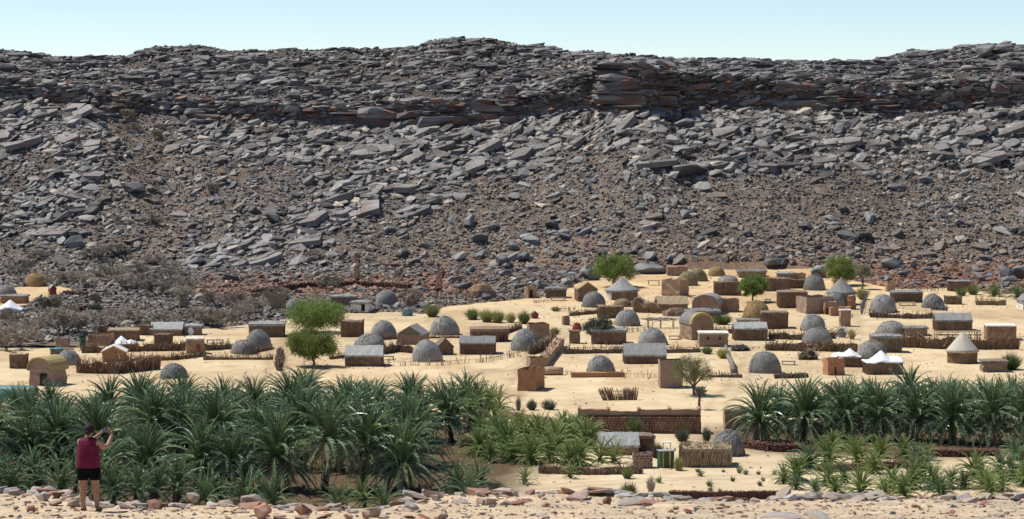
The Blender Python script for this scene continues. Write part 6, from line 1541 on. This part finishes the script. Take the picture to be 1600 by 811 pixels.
# ------------------------------------------------------------------ the person taking a picture
fp = lp(139, 797)
P = thing('person', 'person in maroon sleeveless top and black shorts, standing back turned, raising a phone', 'person', (fp.x, fp.y, fp.z), 0)
HS = 1.66 / 1.66
def skinned(name, verts, edges, root, m, sub=2):
    me = bpy.data.meshes.new(name); me.from_pydata([v[:3] for v in verts], edges, []); o = bpy.data.objects.new(name, me); COL.objects.link(o)
    md = o.modifiers.new('skin', 'SKIN'); md.use_smooth_shade = True
    sv = me.skin_vertices[0].data
    for i, v in enumerate(verts):
        rr = v[3] if isinstance(v[3], tuple) else (v[3], v[3]); sv[i].radius = rr; sv[i].use_root = (i == root)
    o.modifiers.new('sub', 'SUBSURF').levels = sub; o.modifiers['sub'].render_levels = sub
    dg = bpy.context.evaluated_depsgraph_get(); nm = bpy.data.meshes.new_from_object(o.evaluated_get(dg)); bpy.data.objects.remove(o)
    nm.materials.clear(); nm.materials.append(m); nm.polygons.foreach_set('use_smooth', [True] * len(nm.polygons)); nm.update(); return nm
# figure faces away (+y) turned a little to the right (+x); x right, z up, metres
bv = [(0, 0, .90, (.175, .14)), (0, .0, 1.02, (.175, .14)), (.0, .01, 1.16, (.17, .135)), (.0, .0, 1.30, (.165, .12)), (.0, .0, 1.395, (.085, .08)), (.012, .02, 1.45, .058), (.02, .04, 1.515, (.078, .088)), (.024, .05, 1.585, (.082, .095)), (.02, .035, 1.645, (.055, .065)),
      (-.095, 0, .80, .115), (-.10, .01, .52, .082), (-.105, -.02, .38, .078), (-.11, -.02, .12, .044), (-.11, -.015, .05, .042), (-.115, .09, .025, .032), (-.12, .15, .02, .026),
      (.105, 0, .80, .115), (.125, .02, .52, .082), (.14, .0, .38, .078), (.155, -.005, .12, .044), (.155, 0, .05, .042), (.185, .09, .025, .032), (.205, .14, .02, .026),
      (-.17, .01, 1.335, .062), (-.16, .12, 1.27, .055), (-.05, .26, 1.29, .046), (.10, .38, 1.38, .036), (.165, .42, 1.435, .027), (.19, .435, 1.465, (.036, .022)),
      (.175, .01, 1.33, .066), (.26, .06, 1.22, .062), (.35, .13, 1.23, .052), (.39, .25, 1.36, .038), (.40, .31, 1.43, .028), (.395, .335, 1.465, (.036, .022)),
      (.045, .135, 1.555, .020), (-.065, .045, 1.555, .016), (.105, .05, 1.555, .016)]
be = [(0, 1), (1, 2), (2, 3), (3, 4), (4, 5), (5, 6), (6, 7), (7, 8), (0, 9), (9, 10), (10, 11), (11, 12), (12, 13), (13, 14), (14, 15), (0, 16), (16, 17), (17, 18), (18, 19), (19, 20), (20, 21), (21, 22),
      (3, 23), (23, 24), (24, 25), (25, 26), (26, 27), (27, 28), (3, 29), (29, 30), (30, 31), (31, 32), (32, 33), (33, 34), (7, 35), (7, 36), (7, 37)]
def fingers(root_i, base, along, across, curl, thumb):
    base, along, across, curl = Vector(base), Vector(along).normalized(), Vector(across).normalized(), Vector(curl).normalized()
    for f, (off, ln) in enumerate(((-.028, .066), (-.010, .076), (.010, .072), (.027, .056))):
        i0 = len(bv); a = base + across * off + along * .03; b = a + along * ln * .5 + curl * .012; c = b + along * ln * .3 + curl * ln * .35
        bv.append((*a, .0095)); bv.append((*b, .0088)); bv.append((*c, .0075)); be.extend([(root_i, i0), (i0, i0 + 1), (i0 + 1, i0 + 2)])
    i0 = len(bv); a = base + across * thumb * .038 - along * .01; b = a + across * thumb * .018 + along * .028 + curl * .02; c = b + along * .026 + curl * .012
    bv.append((*a, .011)); bv.append((*b, .0098)); bv.append((*c, .0085)); be.extend([(root_i, i0), (i0, i0 + 1), (i0 + 1, i0 + 2)])
fingers(28, (.19, .435, 1.465), (.35, -.05, .9), (-.3, .9, .1), (.85, -.3, -.1), -1)
fingers(34, (.395, .335, 1.465), (-.30, .05, .9), (.2, .9, .1), (-.9, .25, -.1), -1)
bm_ = skinned('body', bv, be, 0, M['skin']); link('body', bm_, P)
def loft(name, rings, m, n=24, fold=.0, capb=False, capt=False, parent=P):
    g = MB()
    for i, (c, rx, ry, z) in enumerate(rings):
        for j in range(n):
            a = 2 * math.pi * j / n; k = 1 + fold * math.sin(a * 5 + z * 31) * math.sin(z * 47 + a * 2)
            g.v.append((c[0] + rx * math.cos(a) * k, c[1] + ry * math.sin(a) * k, z))
    for i in range(len(rings) - 1):
        for j in range(n): g.f.append((i * n + j, i * n + (j + 1) % n, (i + 1) * n + (j + 1) % n, (i + 1) * n + j))
    if capt: g.f.append(tuple((len(rings) - 1) * n + j for j in range(n)))
    if capb: g.f.append(tuple(range(n))[::-1])
    return g
g = loft('tank_top', [((.0, 0), .228, .185, .845), ((0, 0), .232, .19, .90), ((0, 0), .225, .185, .98), ((0, .005), .222, .182, 1.06), ((0, .005), .218, .175, 1.14), ((0, .0), .208, .165, 1.22), ((0, 0), .198, .15, 1.29), ((0, 0), .195, .13, 1.345), ((0, -.005), .178, .105, 1.378), ((.005, 0), .125, .085, 1.405), ((.005, 0), .078, .07, 1.42)], M['top'], 32, .022)
g.build('tank_top', M['top'], P, True)
g = loft('shorts', [((0, 0), .215, .175, .935), ((0, 0), .226, .182, .86), ((0, 0), .228, .18, .78), ((0, 0), .222, .168, .735)], M['shorts'], 28, .012)
for sx, rx in ((-.103, .118), (.115, .118)):
    h = loft('leg', [((sx, 0), rx, .155, .76), ((sx * 1.04, 0), rx * .98, .145, .68), ((sx * 1.08, .005), rx * .93, .13, .605), ((sx * 1.08, .005), rx * .86, .12, .607), ((sx, 0), rx * .85, .12, .70)], M['shorts'], 20, .015)
    g.add(h.v, h.f)
g.build('shorts', M['shorts'], P, True)
g = MB(); q = random.Random(4)
for i in range(9):
    z = 1.505 + .185 * i / 8; f = math.sin(math.pi * (.18 + .82 * i / 8) / 1.0) if i < 8 else 0
    for j in range(22):
        a = 2 * math.pi * j / 22; face = max(0, math.sin(a)) ** 2 * (1 if i < 5 else .2)
        rr = (.108 * f ** .6 if i < 8 else .012) * (1 + q.uniform(-.06, .06)) * (1 - .45 * face)
        g.v.append((.022 + rr * math.cos(a), .035 + rr * 1.12 * math.sin(a) - .012 + face * .02, z))
for i in range(8):
    for j in range(22): g.f.append((i * 22 + j, i * 22 + (j + 1) % 22, (i + 1) * 22 + (j + 1) % 22, (i + 1) * 22 + j))
g.f.append(tuple(8 * 22 + j for j in range(22))); g.f.append(tuple(range(22))[::-1])
g.build('hair', M['hair'], P, True)
g = MB(); g.lathe([(.030, 1.475), (.046, 1.50), (.05, 1.53), (.036, 1.56), (0, 1.57)], 12, .08); g.v = [(a + .01, b - .07, c) for a, b, c in g.v]; g.build('hair_bun', M['hair'], P, True)
for s, (hx, hy, ax) in (('l', (-.115, .05, -.05)), ('r', (.178, .055, .25))):
    g = MB(); g.lathe([(.05, 0), (.052, .012), (.05, .02)], 16, 0, sy=2.6, cap_top=True); g.v = [(hx + a * math.cos(ax) + b * math.sin(ax), hy - a * math.sin(ax) + b * math.cos(ax), c - .012) for a, b, c in g.v]; so = g.build('sandal', M['sandal'], P)
    g = MB(); g.tube([(hx - .05, hy + .03, .0), (hx - .03, hy + .04, .055), (hx + .03, hy + .045, .055), (hx + .052, hy + .035, .0)], [.014] * 4, 6); g.build('strap', M['sandal'], so)
P.scale = (.955, .955, .955)
ph = thing('phone', 'dark phone held up in both hands of the person in the maroon top', 'phone', (fp.x + .292 * .955, fp.y + .395 * .955, fp.z + 1.50 * .955), .28)
def rbox(w, d, h, m, name, parent, loc=(0, 0, 0), b=.006):
    bm = bmesh.new(); bmesh.ops.create_cube(bm, size=1); bmesh.ops.scale(bm, vec=(w, d, h), verts=bm.verts); bmesh.ops.bevel(bm, geom=bm.edges[:], offset=b, segments=2, affect='EDGES'); me = bpy.data.meshes.new(name); bm.to_mesh(me); bm.free(); me.materials.append(m); o = link(name, me, parent); o.location = loc; return o
rbox(.16, .012, .085, M['phone'], 'case', ph); rbox(.148, .003, .075, M['screen'], 'screen', ph, (0, -.0075, 0), .001)
